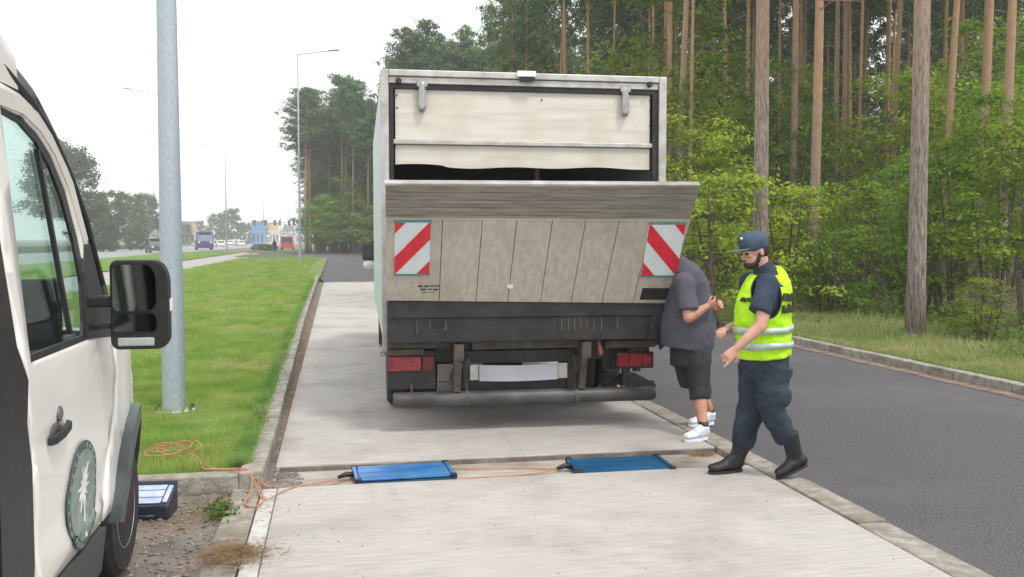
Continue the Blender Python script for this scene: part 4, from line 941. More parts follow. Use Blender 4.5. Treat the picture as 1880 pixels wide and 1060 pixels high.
# upper body / roof: one shell lofted over cross sections along y
def prof(y):
    """half roof cross section at y: list of (x offset from centreline, z)"""
    if y <= 3.35: top = 2.60
    else: top = 2.60-.16*((y-3.35)/.25)**1.5 if y < 3.6 else None
    return top
# silhouette of windscreen/roof: (y, z) centreline
cl = [(-.35, 2.66), (2.4, 2.72), (3.2, 2.68), (3.45, 2.58), (3.62, 2.44), (3.80, 2.29), (4.04, 2.10), (4.22, 1.93), (4.38, 1.72), (4.52, 1.46), (4.64, 1.27)]
bm = BM(); rings = []
for (y, zt) in cl[:5]:
    ring = []; zb = 2.235
    for k in range(17):
        a = math.pi*k/16; e = .22
        ca, sa = math.cos(a), math.sin(a); hw = -sx(y, zb)
        xh = 2.0-(-sx(y, zb)) ; xx = xh*math.copysign(abs(ca)**e, ca); zz = zb+(zt-zb)*abs(sa)**.42
        ring.append(bm.verts.new((-2.0+xx, y, zz)))
    rings.append(ring)
for a, b in zip(rings, rings[1:]):
    for k in range(16): bm.faces.new((a[k], a[k+1], b[k+1], b[k]))
bmesh.ops.recalc_face_normals(bm, faces=bm.faces[:]); obj('roof', bm, 'white', van, world=True, smooth=True)
# windscreen: curved dark glass between A pillars; pillars are tubes
def pil(y, z, ins=.0): return Vector((sx(min(y, 4.6), z)-ins, y, z))
bm = BM(); rows = []
for (y, z) in cl[4:]:
    row = []
    for k in range(13):
        t = k/12; x = sx(min(y, 4.6), z)-.05; xx = x+(-4.0-2*x)*t; bulge = .30*(1-(2*t-1)**2)
        row.append(bm.verts.new((xx, y+bulge*.55-.02, z)))
    rows.append(row)
for a, b in zip(rows, rows[1:]):
    for k in range(12): bm.faces.new((a[k], a[k+1], b[k+1], b[k]))
bmesh.ops.recalc_face_normals(bm, faces=bm.faces[:]); obj('windscreen', bm, 'glass', van, world=True, smooth=True)
for s in (1, -1):
    bm = BM(); pts = [pil(y-.03, z-.02, .035) for (y, z) in cl[3:]]
    if s < 0: pts = [Vector((-4.0-p.x, p.y, p.z)) for p in pts]
    tube(bm, pts, [.03]*len(pts), seg=8); obj('windscreen_pillar', bm, 'tarp', van, world=True, smooth=True)
    bm = BM(); pts = [pil(y, z, .0) for (y, z) in ((2.2, 2.33), (3.1, 2.33), (3.5, 2.30), (3.74, 2.22), (3.95, 2.12), (4.15, 1.965), (4.29, 1.79), (4.42, 1.50))]
    if s < 0: pts = [Vector((-4.0-p.x, p.y, p.z)) for p in pts]
    tube(bm, pts, [.014]*8, seg=8); obj('rain_gutter', bm, 'blackpl', van, world=True, smooth=True)
    # quarter fill between door arch and pillar
    q = [(3.17, 2.225), (3.64, 2.225), (3.83, 2.19), (4.01, 2.10), (4.17, 1.93), (4.31, 1.70), (4.47, 1.24), (4.62, 1.25), (4.50, 1.46), (4.36, 1.72), (4.20, 1.93), (4.02, 2.10), (3.98, 2.12), (3.80, 2.26), (3.62, 2.36), (3.17, 2.40)]
    q = [(3.17, 2.238), (3.64, 2.228), (3.83, 2.19), (4.015, 2.09), (4.165, 1.945), (4.28, 1.725), (4.475, 1.24), (4.62, 1.25), (4.52, 1.46), (4.385, 1.73), (4.235, 1.95), (4.05, 2.12), (3.83, 2.27), (3.62, 2.36), (3.17, 2.30)]
    bm = skin(q, both=('other' if s < 0 else False), th=.03, out=-.004, step=.1); obj('upper_pillar', bm, 'blackpl', van, world=True, smooth=True)
bm = BM(); pts = [Vector((sx(y, 2.3)-.10, y, z)) for y, z in ((2.0, 2.585), (3.05, 2.58), (3.3, 2.55), (3.40, 2.50))]; tube(bm, pts, [.028]*4, seg=10); obj('roof_rail', bm, 'alu', van, world=True, smooth=True)
# bonnet + nose
bm = BM(); rows = []
for (y, z) in ((4.55, 1.262), (4.75, 1.255), (5.0, 1.20), (5.3, 1.11), (5.6, .99), (5.80, .86), (5.88, .70), (5.90, .45), (5.86, .28)):
    row = []
    for k in range(17):
        t = k/16; x = sx(min(y, 5.72), min(z, 1.2))-.004; xx = x+(-4.0-2*x)*t; row.append(bm.verts.new((xx, y-.16*abs(2*t-1)**4*(1 if y > 5.5 else 0), z+.035*(1-(2*t-1)**4)*(1 if z > .8 else 0))))
    rows.append(row)
for a, b in zip(rows, rows[1:]):
    for k in range(16): bm.faces.new((a[k], a[k+1], b[k+1], b[k]))
bmesh.ops.recalc_face_normals(bm, faces=bm.faces[:]); obj('bonnet', bm, 'white', van, world=True, smooth=True)
# floor, bulkhead, back, dashboard, seats
bm = BM(); box(bm, -2.97, -1.04, -.3, 4.25, .30, .42); box(bm, -2.97, -1.04, -.36, -.30, .30, 2.55); box(bm, -2.95, -1.06, 3.02, 3.06, .42, 1.25); obj('floor_pan', bm, 'dark', van, world=True)
bm = BM(); box(bm, -1.52, -1.16, 4.22, 4.30, 1.22, 1.53); box(bm, -1.36, -1.30, 4.25, 4.29, 1.1, 1.23); obj('display_unit', bm, 'seat', van, world=True, bevel=.03)
bm = BM(); box(bm, -2.93, -1.07, 4.15, 4.75, .42, .98); box(bm, -2.93, -1.07, 4.30, 4.70, .98, 1.25); obj('dashboard', bm, 'seat', van, world=True, bevel=.06)
for x, lab in ((-1.50, 0), (-2.5, 1)):
    st = thing('seat', None, None, (x+2.0, 0, 0)); st.parent = van
    bm = BM(); box(bm, x-.24, x+.24, 3.25, 3.75, .78, .95); obj('cushion', bm, 'seat', st, world=True, bevel=.05)
    bm = BM(); quadbox(bm, [(x-.24, 3.30, .92), (x-.24, 3.48, .92), (x-.20, 3.38, 1.46), (x-.20, 3.25, 1.46)], (.46, 0, 0)); bmesh.ops.recalc_face_normals(bm, faces=bm.faces[:]); obj('backrest', bm, 'seat', st, world=True, bevel=.05)
    bm = BM(); box(bm, x-.14, x+.14, 3.22, 3.33, 1.50, 1.70); obj('headrest', bm, 'seat', st, world=True, bevel=.04)
# mirror
mr = thing('wing_mirror', None, None, (1.0, 1.7, 1.3)); mr.parent = van
def rrect(x0, x1, z0, z1, r, y, tl=None):
    pts = []
    for (cx, cz, a0, rr) in ((x1-r, z1-r*1.8, 0, r), (x0+r*.6, z1-r*.6, 90, r*.6), (x0+r*.6, z0+r*.6, 180, r*.6), (x1-r, z0+r, 270, r)):
        for i in range(6):
            a = R(a0+18*i); hz = rr*1.8 if a0 == 0 else rr
            pts.append(Vector((cx+rr*math.cos(a), y, cz+hz*math.sin(a))))
    return pts
ym = 4.12; q = P(204, 642, ym), P(309, 478, ym); mx0, mx1, mz0, mz1 = q[0].x, q[1].x, q[0].z, q[1].z
bm = BM(); rg = []
for ins, dy in ((.0, 0), (-.004, .015), (.0, .05), (.03, .11), (.07, .14)):
    cxm, czm = (mx0+mx1)/2, (mz0+mz1)/2; sc_ = 1-ins*4
    rg.append([bm.verts.new(((p.x-cxm)*sc_+cxm, ym+dy, (p.z-czm)*sc_+czm)) for p in rrect(mx0, mx1, mz0, mz1, .055, 0)])
for a, b in zip(rg, rg[1:]):
    for k in range(len(a)): bm.faces.new((a[k], a[(k+1) % len(a)], b[(k+1) % len(a)], b[k]))
bm.faces.new(rg[0][::-1]); bm.faces.new(rg[-1]); bmesh.ops.recalc_face_normals(bm, faces=bm.faces[:])
obj('mirror_housing', bm, 'blackpl', mr, world=True, smooth=False, bevel=.006)
def mglass(x0, x1, z0, z1, r, nm, m):
    bm = BM(); ps = rrect(x0, x1, z0, z1, r, ym-.004); b = [bm.verts.new(p) for p in ps]; f = bm.faces.new(b)
    ex = bmesh.ops.extrude_face_region(bm, geom=[f])
    for v in [v for v in ex['geom'] if isinstance(v, bmesh.types.BMVert)]: v.co.y -= .003
    bmesh.ops.recalc_face_normals(bm, faces=bm.faces[:]); 
    return obj(nm, bm, m, mr, world=True)
w_ = mx1-mx0; h_ = mz1-mz0
mglass(mx0+.05*w_, mx1-.22*w_, mz0+.43*h_, mz1-.05*h_, .04, 'mirror_glass', mat('dim mirror glass', (.22, .24, .22), rough=.06, metal=1))
mglass(mx0+.05*w_, mx1-.22*w_, mz0+.20*h_, mz0+.40*h_, .018, 'wide_angle_glass', mat('dim lower mirror', (.08, .085, .09), rough=.08, metal=1))
bm = BM(); box(bm, mx0+.12*w_, mx1-.26*w_, ym-.012, ym+.002, mz0+.035*h_, mz0+.13*h_); obj('reflector_strip', bm, mat('pale mirror lip', (.35, .38, .36), (.45, .48, .45), .2), mr, world=True, bevel=.006)
bm = BM(); box(bm, mx1-.006, mx1+.004, ym+.01, ym+.07, mz0+.42*h_, mz0+.56*h_); obj('indicator', bm, 'lampw', mr, world=True, bevel=.003)
bm = BM(); box(bm, -1.05, mx0+.03, ym+.02, ym+.09, mz0+.47*h_, mz0+.60*h_); box(bm, -1.05, mx0+.03, ym+.03, ym+.08, mz0+.22*h_, mz0+.30*h_); obj('mirror_arm', bm, 'blackpl', mr, world=True, bevel=.01)
# handle
def hz(y, z): return Vector((sx(y, z), y, z))
hd = thing('door_handle', None, None, (1.0, .95, 1.0)); hd.parent = van
bm = BM(); h0 = hz(3.46, 1.0); quadbox(bm, [(h0.x+.004, 3.45, .975), (h0.x+.034, 3.475, .978), (h0.x+.040, 3.56, .985), (h0.x+.034, 3.66, .995), (h0.x+.004, 3.685, .998), (h0.x+.016, 3.64, .995), (h0.x+.020, 3.56, .985), (h0.x+.016, 3.50, .978)], (0, 0, .034)); bmesh.ops.recalc_face_normals(bm, faces=bm.faces[:]); obj('grip', bm, 'blackpl', hd, world=True, bevel=.006)
bm = BM(); ball(bm, hz(3.56, 1.0)+Vector((.0, 0, 0)), (.010, .085, .040), 20, 10); obj('recess', bm, 'chrome', hd, world=True, smooth=True)
bm = BM(); ball(bm, hz(3.60, 1.065)+Vector((.006, 0, 0)), (.012, .03, .03), 14, 8); obj('lock', bm, 'chrome', hd, world=True, smooth=True)
# round emblem: ring, film disc, radiating white star above a thin stem
EC = (3.90, .685); ER = .215
def film(pts, out): return skin(pts, out=out+.006, th=.0025, step=.05, groove=dgroove)
em = obj('emblem', film(arc(EC, ER, 0, 360, 40)[:-1], .0050), 'embdk', van, world=True)
obj('emblem_field', film(arc(EC, ER*.84, 0, 360, 40)[:-1], .0075), 'emb', em, world=True)
sp = []
for k in range(24):
    a = 2*math.pi*k/24; r = (.085 if k % 4 == 0 else .065) if k % 2 == 0 else .030; sp.append((EC[0]+r*math.cos(a), EC[1]+.03+r*math.sin(a)*1.25))
obj('emblem_star', film(sp, .010), 'embw', em, world=True)
obj('emblem_stem', film([(EC[0]-.009, EC[1]-.17), (EC[0]+.009, EC[1]-.17), (EC[0]+.007, EC[1]-.01), (EC[0]-.007, EC[1]-.01)], .0125), 'embw', em, world=True)
for k in range(26):
    if k in (6, 7, 19, 20): continue
    a = 2*math.pi*(k+.5)/26; r0, r1 = ER*.87, ER*.96; d = .045
    obj('ring_mark', film([(EC[0]+r*math.cos(a+s), EC[1]+r*math.sin(a+s)) for r, s in ((r0, -d), (r1, -d), (r1, d), (r0, d))], .0072), 'emb', em, world=True)
for x, y in ((-1.17, 4.93), (-2.83, 4.93), (-1.17, 1.05), (-2.83, 1.05)): 
    w = wheel('wheel', (x+2.0, y-2.6, .345), .345, .225, van, 'rim', 1 if x > -2 else -1)
bm = BM(); lathe(bm, [(-.10, .30), (.10, .30)], 'x', (0, 0, 0), 20); bm.free()
bm = BM(); box(bm, -1.42, -1.36, 4.4, 5.45, .3, 1.0); box(bm, -2.64, -2.58, 4.4, 5.45, .3, 1.0); obj('wheel_housing', bm, 'dark', van, world=True)

# ================================================================ WEIGHING PADS, CABLES, CASE, DEBRIS
def pad(cx, cy, w, d, m, label):
    o = thing('weighing_pad', label, 'weighing pad', (cx, cy, -.045), R(2.5 if cx < 1 else -1.5), 'blue weighing pads in the channel')
    bm = BM(); box(bm, -w/2, w/2, -d/2, d/2, .004, .036); b = obj('base', bm, 'bluefr', o, bevel=.006)
    bm = BM(); box(bm, -w/2+.035, w/2-.035, -d/2+.02, d/2-.02, .042, .052)
    for i in range(3): box(bm, -w/2+.035, w/2-.035, -d/2+.02+(i+.5)*(d-.04)/3-.004, -d/2+.02+(i+.5)*(d-.04)/3+.004, .052, .055)
    obj('deck', bm, m, o, bevel=.003)
    for s in (-1, 1):
        bm = BM(); box(bm, s*(w/2-.014)-.014, s*(w/2-.014)+.014, -d/2+.03, d/2-.03, .042, .060); obj('end_rail', bm, m, o, bevel=.004)
        for t in (-1, 1):
            bm = BM(); box(bm, s*(w/2-.02)-.025, s*(w/2-.02)+.025, t*(d/2-.025)-.022, t*(d/2-.025)+.022, .03, .063); obj('corner_block', bm, 'blackpl', o, bevel=.006)
    bm = BM(); tube(bm, [(-w/2, .02, .04), (-w/2-.05, .02, .045), (-w/2-.11, .0, .03)], [.022, .02, .014], seg=10); obj('connector', bm, 'blackpl', o, smooth=True)
    return o
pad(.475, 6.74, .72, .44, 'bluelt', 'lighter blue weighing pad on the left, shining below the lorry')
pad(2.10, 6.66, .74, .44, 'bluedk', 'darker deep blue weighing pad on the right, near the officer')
def cable(name, pts, r, m, label, cat='cable'):
    cu = bpy.data.curves.new('c', 'CURVE'); cu.dimensions = '3D'; s = cu.splines.new('NURBS'); s.points.add(len(pts)-1)
    for p, q in zip(s.points, pts): p.co = (*q, 1)
    s.use_endpoint_u = True; s.order_u = 3; cu.bevel_depth = r; cu.resolution_u = 6
    o = bpy.data.objects.new('c', cu); COL.objects.link(o); bpy.context.view_layer.update()
    me = bpy.data.meshes.new_from_object(o.evaluated_get(bpy.context.evaluated_depsgraph_get())); bpy.data.objects.remove(o)
    me.materials.clear(); me.name = name; return tag(obj(name, me, m, smooth=True), label, cat)
rr = random.Random(3)
coil = []
for i in range(60):
    a = i*.42; r = .12+.05*math.sin(i*.31)+rr.uniform(-.02, .02); coil.append((-1.22+r*1.15*math.cos(a)+.02*math.sin(i*.17), 7.25+r*1.3*math.sin(a), .12+.02*math.sin(a*1.7)+rr.uniform(0, .02)))
coil += [(-1.0, 7.0, .12), (-.95, 6.8, .12), (-.92, 6.6, .125), (-.85, 6.53, .13), (-.70, 6.50, .13), (-.60, 6.50, .125), (-.52, 6.44, .05), (-.45, 6.46, .0), (-.2, 6.62, -.035), (.0, 6.74, -.03)]
cable('cable', coil, .0038, 'orange', 'coiled orange cable lying in the grass and running over the kerb to the left pad')
cable('cable', [(-1.02, 6.95, .11), (-.9, 6.7, .115), (-.82, 6.56, .125), (-.62, 6.50, .13), (-.535, 6.40, .04), (-.50, 6.2, .012), (-.44, 6.12, .012), (-.40, 6.25, .01), (-.30, 6.44, .008), (-.1, 6.56, -.035), (.15, 6.50, -.036), (.5, 6.48, -.036), (.9, 6.62, -.036), (1.3, 6.60, -.036), (1.55, 6.66, -.03), (1.66, 6.68, -.02)], .004, 'orange', 'orange cable running along the channel floor to the right pad')
cable('cable', [(-.9, 6.62, .115), (-.75, 6.55, .128), (-.58, 6.53, .13), (-.52, 6.45, .03), (-.3, 6.50, -.036), (0, 6.62, -.036), (.2, 6.90, -.036), (.6, 7.0, -.036), (1.0, 6.86, -.036), (1.4, 6.82, -.036), (1.66, 6.72, -.03)], .0035, 'orange', 'second thin orange cable along the back of the channel')
cable('cable', [(-.58, 6.50, .128), (-.55, 6.3, .02), (-.60, 6.05, .012), (-.52, 5.95, .012), (-.46, 6.1, .012), (-.5, 6.3, .02), (-.53, 6.42, .06)], .005, 'orange', 'loop of orange cable hanging off the kerb corner')
# open instrument case
cs = thing('instrument_case', 'black instrument case with pale blue slanted top panel, on the ground by the van wheel', 'case', (-1.14, 6.02, -.02), R(-4)); cs.scale = (.82, .82, .82)
bm = BM(); quadbox(bm, [(-.20, -.15, .0), (-.20, .15, .0), (-.20, .15, .20), (-.20, -.15, .115)], (.36, 0, 0)); bmesh.ops.recalc_face_normals(bm, faces=bm.faces[:]); obj('case_body', bm, 'casebl', cs, bevel=.02)
sl_ = lambda y, o: .115+(y+.15)*.085/.30+o
bm = BM(); quadbox(bm, [(-.185, -.13, sl_(-.13, .004)), (.095, -.13, sl_(-.13, .004)), (.095, .12, sl_(.12, .004)), (-.185, .12, sl_(.12, .004))], (0, -.002, .008)); bmesh.ops.recalc_face_normals(bm, faces=bm.faces[:]); obj('panel', bm, 'sheet', cs, bevel=.003)
bm = BM(); quadbox(bm, [(.105, -.12, sl_(-.12, .004)), (.140, -.12, sl_(-.12, .004)), (.140, .11, sl_(.11, .004)), (.105, .11, sl_(.11, .004))], (0, -.002, .010)); bmesh.ops.recalc_face_normals(bm, faces=bm.faces[:]); obj('side_panel', bm, 'sheet', cs, bevel=.003)
for k in range(2):
    bm = BM(); y_ = -.06+.10*k; quadbox(bm, [(-.185, y_, sl_(y_, .011)), (.095, y_, sl_(y_, .011)), (.095, y_+.008, sl_(y_+.008, .011)), (-.185, y_+.008, sl_(y_+.008, .011))], (0, 0, .003)); bmesh.ops.recalc_face_normals(bm, faces=bm.faces[:]); obj('divider', bm, 'bluefr', cs)
bm = BM(); quadbox(bm, [(-.20, .13, .19), (.16, .13, .19), (.16, .15, .225), (-.20, .15, .225)], (0, .02, 0)); bmesh.ops.recalc_face_normals(bm, faces=bm.faces[:]); obj('lid_edge', bm, 'casebl', cs, bevel=.005)
bm = BM(); tube(bm, [(-.07, -.17, .05), (-.06, -.20, .05), (.06, -.20, .05), (.07, -.17, .05)], .01, seg=8); obj('handle', bm, 'casebl', cs, smooth=True)
# rubble and straw
def stones(name, n, fx, fy, s, m, label, z=-.02, cat='debris', sq=.6):
    bm = BM()
    for _ in range(n):
        x, y = fx(), fy(); r = s*random.uniform(.4, 1.4); mt = Matrix.Translation((x, y, z+r*.3)) @ Matrix.Rotation(random.uniform(0, 6), 4, 'Z') @ Matrix.Diagonal((r*random.uniform(.7, 1.5), r, r*sq, 1))
        d = bmesh.ops.create_icosphere(bm, subdivisions=1, radius=1, matrix=mt)
        for v in d['verts']: v.co += Vector((random.uniform(-1, 1), random.uniform(-1, 1), random.uniform(-1, 1)))*r*.18
    return tag(obj(name, bm, m), label, cat, kind='stuff')
U = random.uniform
stones('gravel', 900, lambda: -.7-abs(random.gauss(0, .55)), lambda: U(3.6, 6.4), .011, 'stone', 'fine gravel and crumbs scattered on the driveway beside the van')
def bits(name, n, fx, fy, z, ln, m, label):
    bm = BM()
    for _ in range(n):
        x, y = fx(), fy(); a = U(0, 6.28); l = ln*U(.5, 1.5); w = .003; dx, dy = math.cos(a), math.sin(a)
        vs = [bm.verts.new(p) for p in ((x, y, z+U(0, .006)), (x-dy*w, y+dx*w, z+U(0, .006)), (x+dx*l, y+dy*l, z+U(0, .03)))]; bm.faces.new(vs)
    return tag(obj(name, bm, m), label, 'debris', kind='stuff')
stones('pale_pebbles', 22, lambda: U(3.4, 7.3), lambda: U(3.5, 20), .007, 'stone', 'pale pebbles scattered on the dark asphalt', z=-.012)
bits('dead_leaves', 260, lambda: U(3.4, 7.3), lambda: U(4, 22), -.008, .03, 'straw', 'dead leaves and needles scattered on the asphalt')
stones('lane_grit', 160, lambda: U(-.4, 3.0), lambda: U(3.5, 6.4), .004, 'dirt', 'dark grit on the near concrete slab', z=.0)
stones('dirt', 220, lambda: random.gauss(-.37, .05), lambda: U(6.4, 7.0), .02, 'dirt', 'crumbled dirt in the left corner of the channel', z=-.05)
bits('dry_grass', 1600, lambda: random.gauss(-.55, .09), lambda: random.gauss(5.10, .10), .004, .06, 'straw', 'clump of dry grass on the flush kerb at the bottom left')
bits('dry_grass', 1500, lambda: random.gauss(-.60, .22), lambda: random.gauss(6.1, .22), -.012, .05, 'straw', 'straw and dead weeds round the kerb corner')
bits('dry_grass', 2600, lambda: -.50+random.gauss(0, .05), lambda: U(7.1, 24), -.01, .06, 'straw', 'dead weeds in the joint between the left kerb and the lane')
bits('dry_grass', 900, lambda: -1.2+random.gauss(0, .22), lambda: 7.2+random.gauss(0, .25), .07, .07, 'straw', 'dead grass around the coiled cable')
bits('dry_grass', 1200, lambda: U(7.2, 7.45), lambda: U(6, 30), .0, .05, 'straw', 'dead leaves lying along the foot of the right kerb')
bits('dry_grass', 500, lambda: 2.9+random.gauss(0, .06), lambda: 7.0+random.gauss(0, .04), -.04, .04, 'straw', 'dead leaves in the right corner of the channel')
bm = BM(); box(bm, -.42, 3.04, 7.055, 7.079, -.046, -.012); tag(obj('lane_joint', bm, 'dirt'), kind='structure')
tf = rng.normal(0, 1, (240, 2)); C = np.stack([-.72+tf[:, 0]*.05, 5.95+tf[:, 1]*.1, np.abs(rng.normal(.02, .02, 240))], 1); V, F = leafquads(C, .03, .3, 9)
tag(obj('weeds', polymesh('weeds', V, F), 'green'), 'small green weeds by the kerb corner beside the case', 'weed', kind='stuff')

# ================================================================ PEOPLE
def hand(bm, w, d, palmn, thumb_side, L_=.175, pose=None, curl=.5):
    """w wrist, d direction of the hand, palmn palm normal; five separate fingers"""
    w = Vector(w); d = Vector(d).normalized(); n = Vector(palmn); n = (n-d*n.dot(d)).normalized(); s = d.cross(n)*thumb_side
    tube(bm, [w-d*.03, w, w+d*.045, w+d*.088], [(.026, .021), (.027, .019), (.040, .016), (.041, .014)], ref=s, seg=10, round_ends=True)
    lens = [.072, .080, .074, .058]
    for k in range(4):
        b = w+d*.085+s*(.031-.0205*k); l = lens[k]; c = (pose[k] if pose else curl)
        d1 = (d*math.cos(c*.8)+n*math.sin(c*.8)); d2 = (d*math.cos(c*1.7)+n*math.sin(c*1.7)); d3 = (d*math.cos(c*2.4)+n*math.sin(c*2.4))
        p1 = b+d1*l*.45; p2 = p1+d2*l*.32; p3 = p2+d3*l*.23
        tube(bm, [b-d*.015, b, p1, p2, p3], [.0095, .0098, .009, .0082, .007], seg=8, round_ends=True)
    t0 = w+d*.02+s*.028; td = (s*.75+d*.6+n*.25).normalized(); t1 = t0+td*.035; t2 = t1+(td*.5+d*.7+n*.3).normalized()*.032
    tube(bm, [t0-td*.01, t0, t1, t2], [.013, .0125, .0105, .0085], seg=8, round_ends=True)
def head(bm, c, fwd, up, s=1.0):
    """head with brow, nose, lips, chin, ears; c = centre of skull"""
    f = Vector(fwd).normalized(); u = Vector(up); u = (u-f*u.dot(f)).normalized(); r = f.cross(u); c = Vector(c)
    rot = Matrix((f, r, u)).transposed()
    def p(a, b, h): return c+(f*a+r*b+u*h)*s
    ball(bm, p(-.008, 0, .03), (.098*s, .076*s, .092*s), 20, 14, rot); ball(bm, p(.022, 0, -.045), (.066*s, .058*s, .072*s), 16, 10, rot)
    ball(bm, p(.058, 0, -.088), (.026*s, .028*s, .022*s), 12, 8, rot)                       # chin
    ball(bm, p(.078, 0, .018), (.016*s, .052*s, .013*s), 12, 8, rot)                        # brow
    tube(bm, [p(.086, 0, .008), p(.104, 0, -.022), p(.098, 0, -.034)], [.009*s, .014*s, .012*s], seg=8, round_ends=True)   # nose
    ball(bm, p(.085, 0, -.056), (.010*s, .024*s, .006*s), 10, 6, rot); ball(bm, p(.082, 0, -.068), (.011*s, .021*s, .006*s), 10, 6, rot)
    for q in (-1, 1):
        ball(bm, p(.062, q*.036, -.018), (.02*s, .02*s, .016*s), 10, 6, rot)
        ball(bm, p(-.012, q*.078, -.008), (.018*s, .008*s, .031*s), 10, 8, rot)
    return p, rot
def boot(bm, heel, toe, ank, h=.0, shaft=None, r=.052):
    heel, toe, ank = Vector(heel), Vector(toe), Vector(ank); d = (toe-heel); up = Vector((0, 0, 1))
    side = d.normalized().cross(up); nn = side.cross(d.normalized())
    pts = [heel+d*.12+nn*.045, heel+d*.25+nn*.050, heel+d*.5+nn*.045, heel+d*.75+nn*.034, heel+d*.93+nn*.030]
    tube(bm, pts, [(.036, .040), (.041, .045), (.044, .042), (.050, .032), (.042, .026)], ref=side, seg=14, round_ends=True)
    tube(bm, [heel+d*.20+nn*.04, ank, (shaft if shaft is not None else ank+Vector((0, 0, .1)))], [(.040, .058), (.047, .058), (r, r)], ref=side, seg=14)
    # ankle wedge over the instep
    tube(bm, [heel+d*.55+nn*.055, ank+(d*.08)], [(.036, .03), (.042, .045)], ref=side, seg=12, round_ends=True)
def sole(bm, heel, toe, t=.022):
    heel, toe = Vector(heel), Vector(toe); d = toe-heel; side = d.normalized().cross(Vector((0, 0, 1))); nn = side.cross(d.normalized())
    out = []
    for k in range(20):
        a = 2*math.pi*k/20; x = .53+.49*math.cos(a); w = .043*(1-.22*(x < .45))*(1 if abs(math.sin(a)) > 0 else 1); out.append(heel+d*x+side*w*math.copysign(abs(math.sin(a))**.6, math.sin(a)))
    quadbox(bm, out, nn*t); bmesh.ops.recalc_face_normals(bm, faces=bm.faces[:])

# ---- officer in the hi-vis vest, facing left, stepping off the kerb
off = thing('person', 'person in dark cap and yellow hi-vis vest walking left with one arm pointing down', 'person', (2.98, 6.15, 0))
YC = 6.15
hc = P(1385, 462, YC); F_ = Vector((-.96, -.10, -.22)); U_ = Vector((-.22, 0, .97))
bm = BM(); hp, hrot = head(bm, hc, F_, U_)
tube(bm, [hc+Vector((.035, 0, -.03)), hc+Vector((.06, 0, -.12)), hc+Vector((.10, 0, -.22))], [.058, .056, .075], seg=14, round_ends=True)
sh1 = Vector((P(1413, 522, 5.97).x, 5.975, P(1413, 522, 5.97).z)); el1 = P(1396, 600, 5.90); wr1 = P(1352, 640, 5.93)
tube(bm, [sh1, sh1.lerp(el1, .5), el1], [.052, .052, .042], seg=12, round_ends=True)
tube(bm, [el1, el1.lerp(wr1, .35), wr1], [.044, .042, .027], seg=12, round_ends=True)
hand(bm, wr1, P(1330, 662, 5.93)-wr1, (-.2, .9, -.4), 1, pose=[.12, .7, .85, .9])
sh2 = Vector((sh1.x+.02, 6.335, sh1.z)); el2 = Vector((3.00, 6.40, 1.10)); wr2 = Vector((2.80, 6.28, 1.06))
tube(bm, [sh2, sh2.lerp(el2, .5), el2], [.052, .05, .042], seg=12, round_ends=True); tube(bm, [el2, wr2], [.042, .028], seg=12, round_ends=True)
hand(bm, wr2, (-.8, -.55, -.1), (.1, 0, -1), -1, curl=.9)
tube(bm, [(3.03, YC, .8), (3.02, YC, 1.1), (3.03, YC, 1.34), (3.05, YC, 1.43)], [(.13, .15), (.14, .16), (.13, .17), (.08, .1)], ref=(1, 0, 0), seg=16, round_ends=True)
hipc = Vector((3.03, YC, .86))
kn1 = P(1381, 742, 6.24); an1 = P(1361, 832, 6.27); kn2 = P(1413, 742, 6.06); an2 = P(1447, 822, 6.03)
for k, a, s in ((kn1, an1, .09), (kn2, an2, -.09)):
    tube(bm, [hipc+Vector((0, s, 0)), k, k.lerp(a, .8)], [.08, .05, .034], seg=12, round_ends=True)
body = blob('body', bm, 'skin', off, .0062, 3)
bm = BM()
for q in (-1, 1): ball(bm, hp(.082, q*.033, .0), .0105, 10, 8)
obj('eyes', bm, 'eye', off, world=True, smooth=True)
bm = BM(); ball(bm, hp(-.035, 0, .005), (.082, .082, .075), 16, 10, hrot); ball(bm, hp(.015, 0, .03), (.07, .078, .05), 16, 10, hrot); blob('hair', bm, 'hair', off, .008, 2, disp=.004, dscale=.02)
bm = BM(); ball(bm, hp(.040, 0, -.088), (.052, .056, .034), 16, 10, hrot); ball(bm, hp(.075, 0, -.082), (.026, .034, .026), 12, 8, hrot); ball(bm, hp(.092, 0, -.049), (.008, .026, .006), 10, 6, hrot)
for q in (-1, 1): tube(bm, [hp(.0, q*.070, -.015), hp(.02, q*.062, -.06), hp(.05, q*.045, -.09)], [.012, .016, .016], seg=8, round_ends=True)
blob('beard', bm, 'hair', off, .006, 2, disp=.004, dscale=.015)
# cap: crown, brim, button, badge
bm = BM(); ball(bm, hp(-.006, 0, .062), (.112, .092, .078), 24, 14, hrot); ball(bm, hp(.03, 0, .088), (.075, .075, .062), 20, 10, hrot)
tube(bm, [hp(-.006, 0, .018), hp(-.006, 0, .07)], [(.104, .088), (.110, .092)], ref=F_, seg=24)
cp = blob('cap', bm, 'cap', off, .008, 3)
bm = BM(); out = []; inn = []
for k in range(15):
    a = R(-78+156*k/14); out.append(hp(.06+.120*math.cos(a), .088*math.sin(a), .030+.012*math.cos(a)*-1+.016*math.cos(a*1.0)))
bt = [bm.verts.new(p) for p in out]; bm.faces.new(bt); ex = bmesh.ops.extrude_face_region(bm, geom=bm.faces[:])
for v in [v for v in ex['geom'] if isinstance(v, bmesh.types.BMVert)]: v.co += Vector((0, 0, .008))
bmesh.ops.recalc_face_normals(bm, faces=bm.faces[:]); obj('cap_brim', bm, 'capbrim', cp, world=True, bevel=.002)
bm = BM(); ball(bm, hp(.085, -.012, .108), (.012, .022, .016), 12, 8, hrot); obj('cap_badge', bm, 'lampw', cp, world=True, smooth=True)
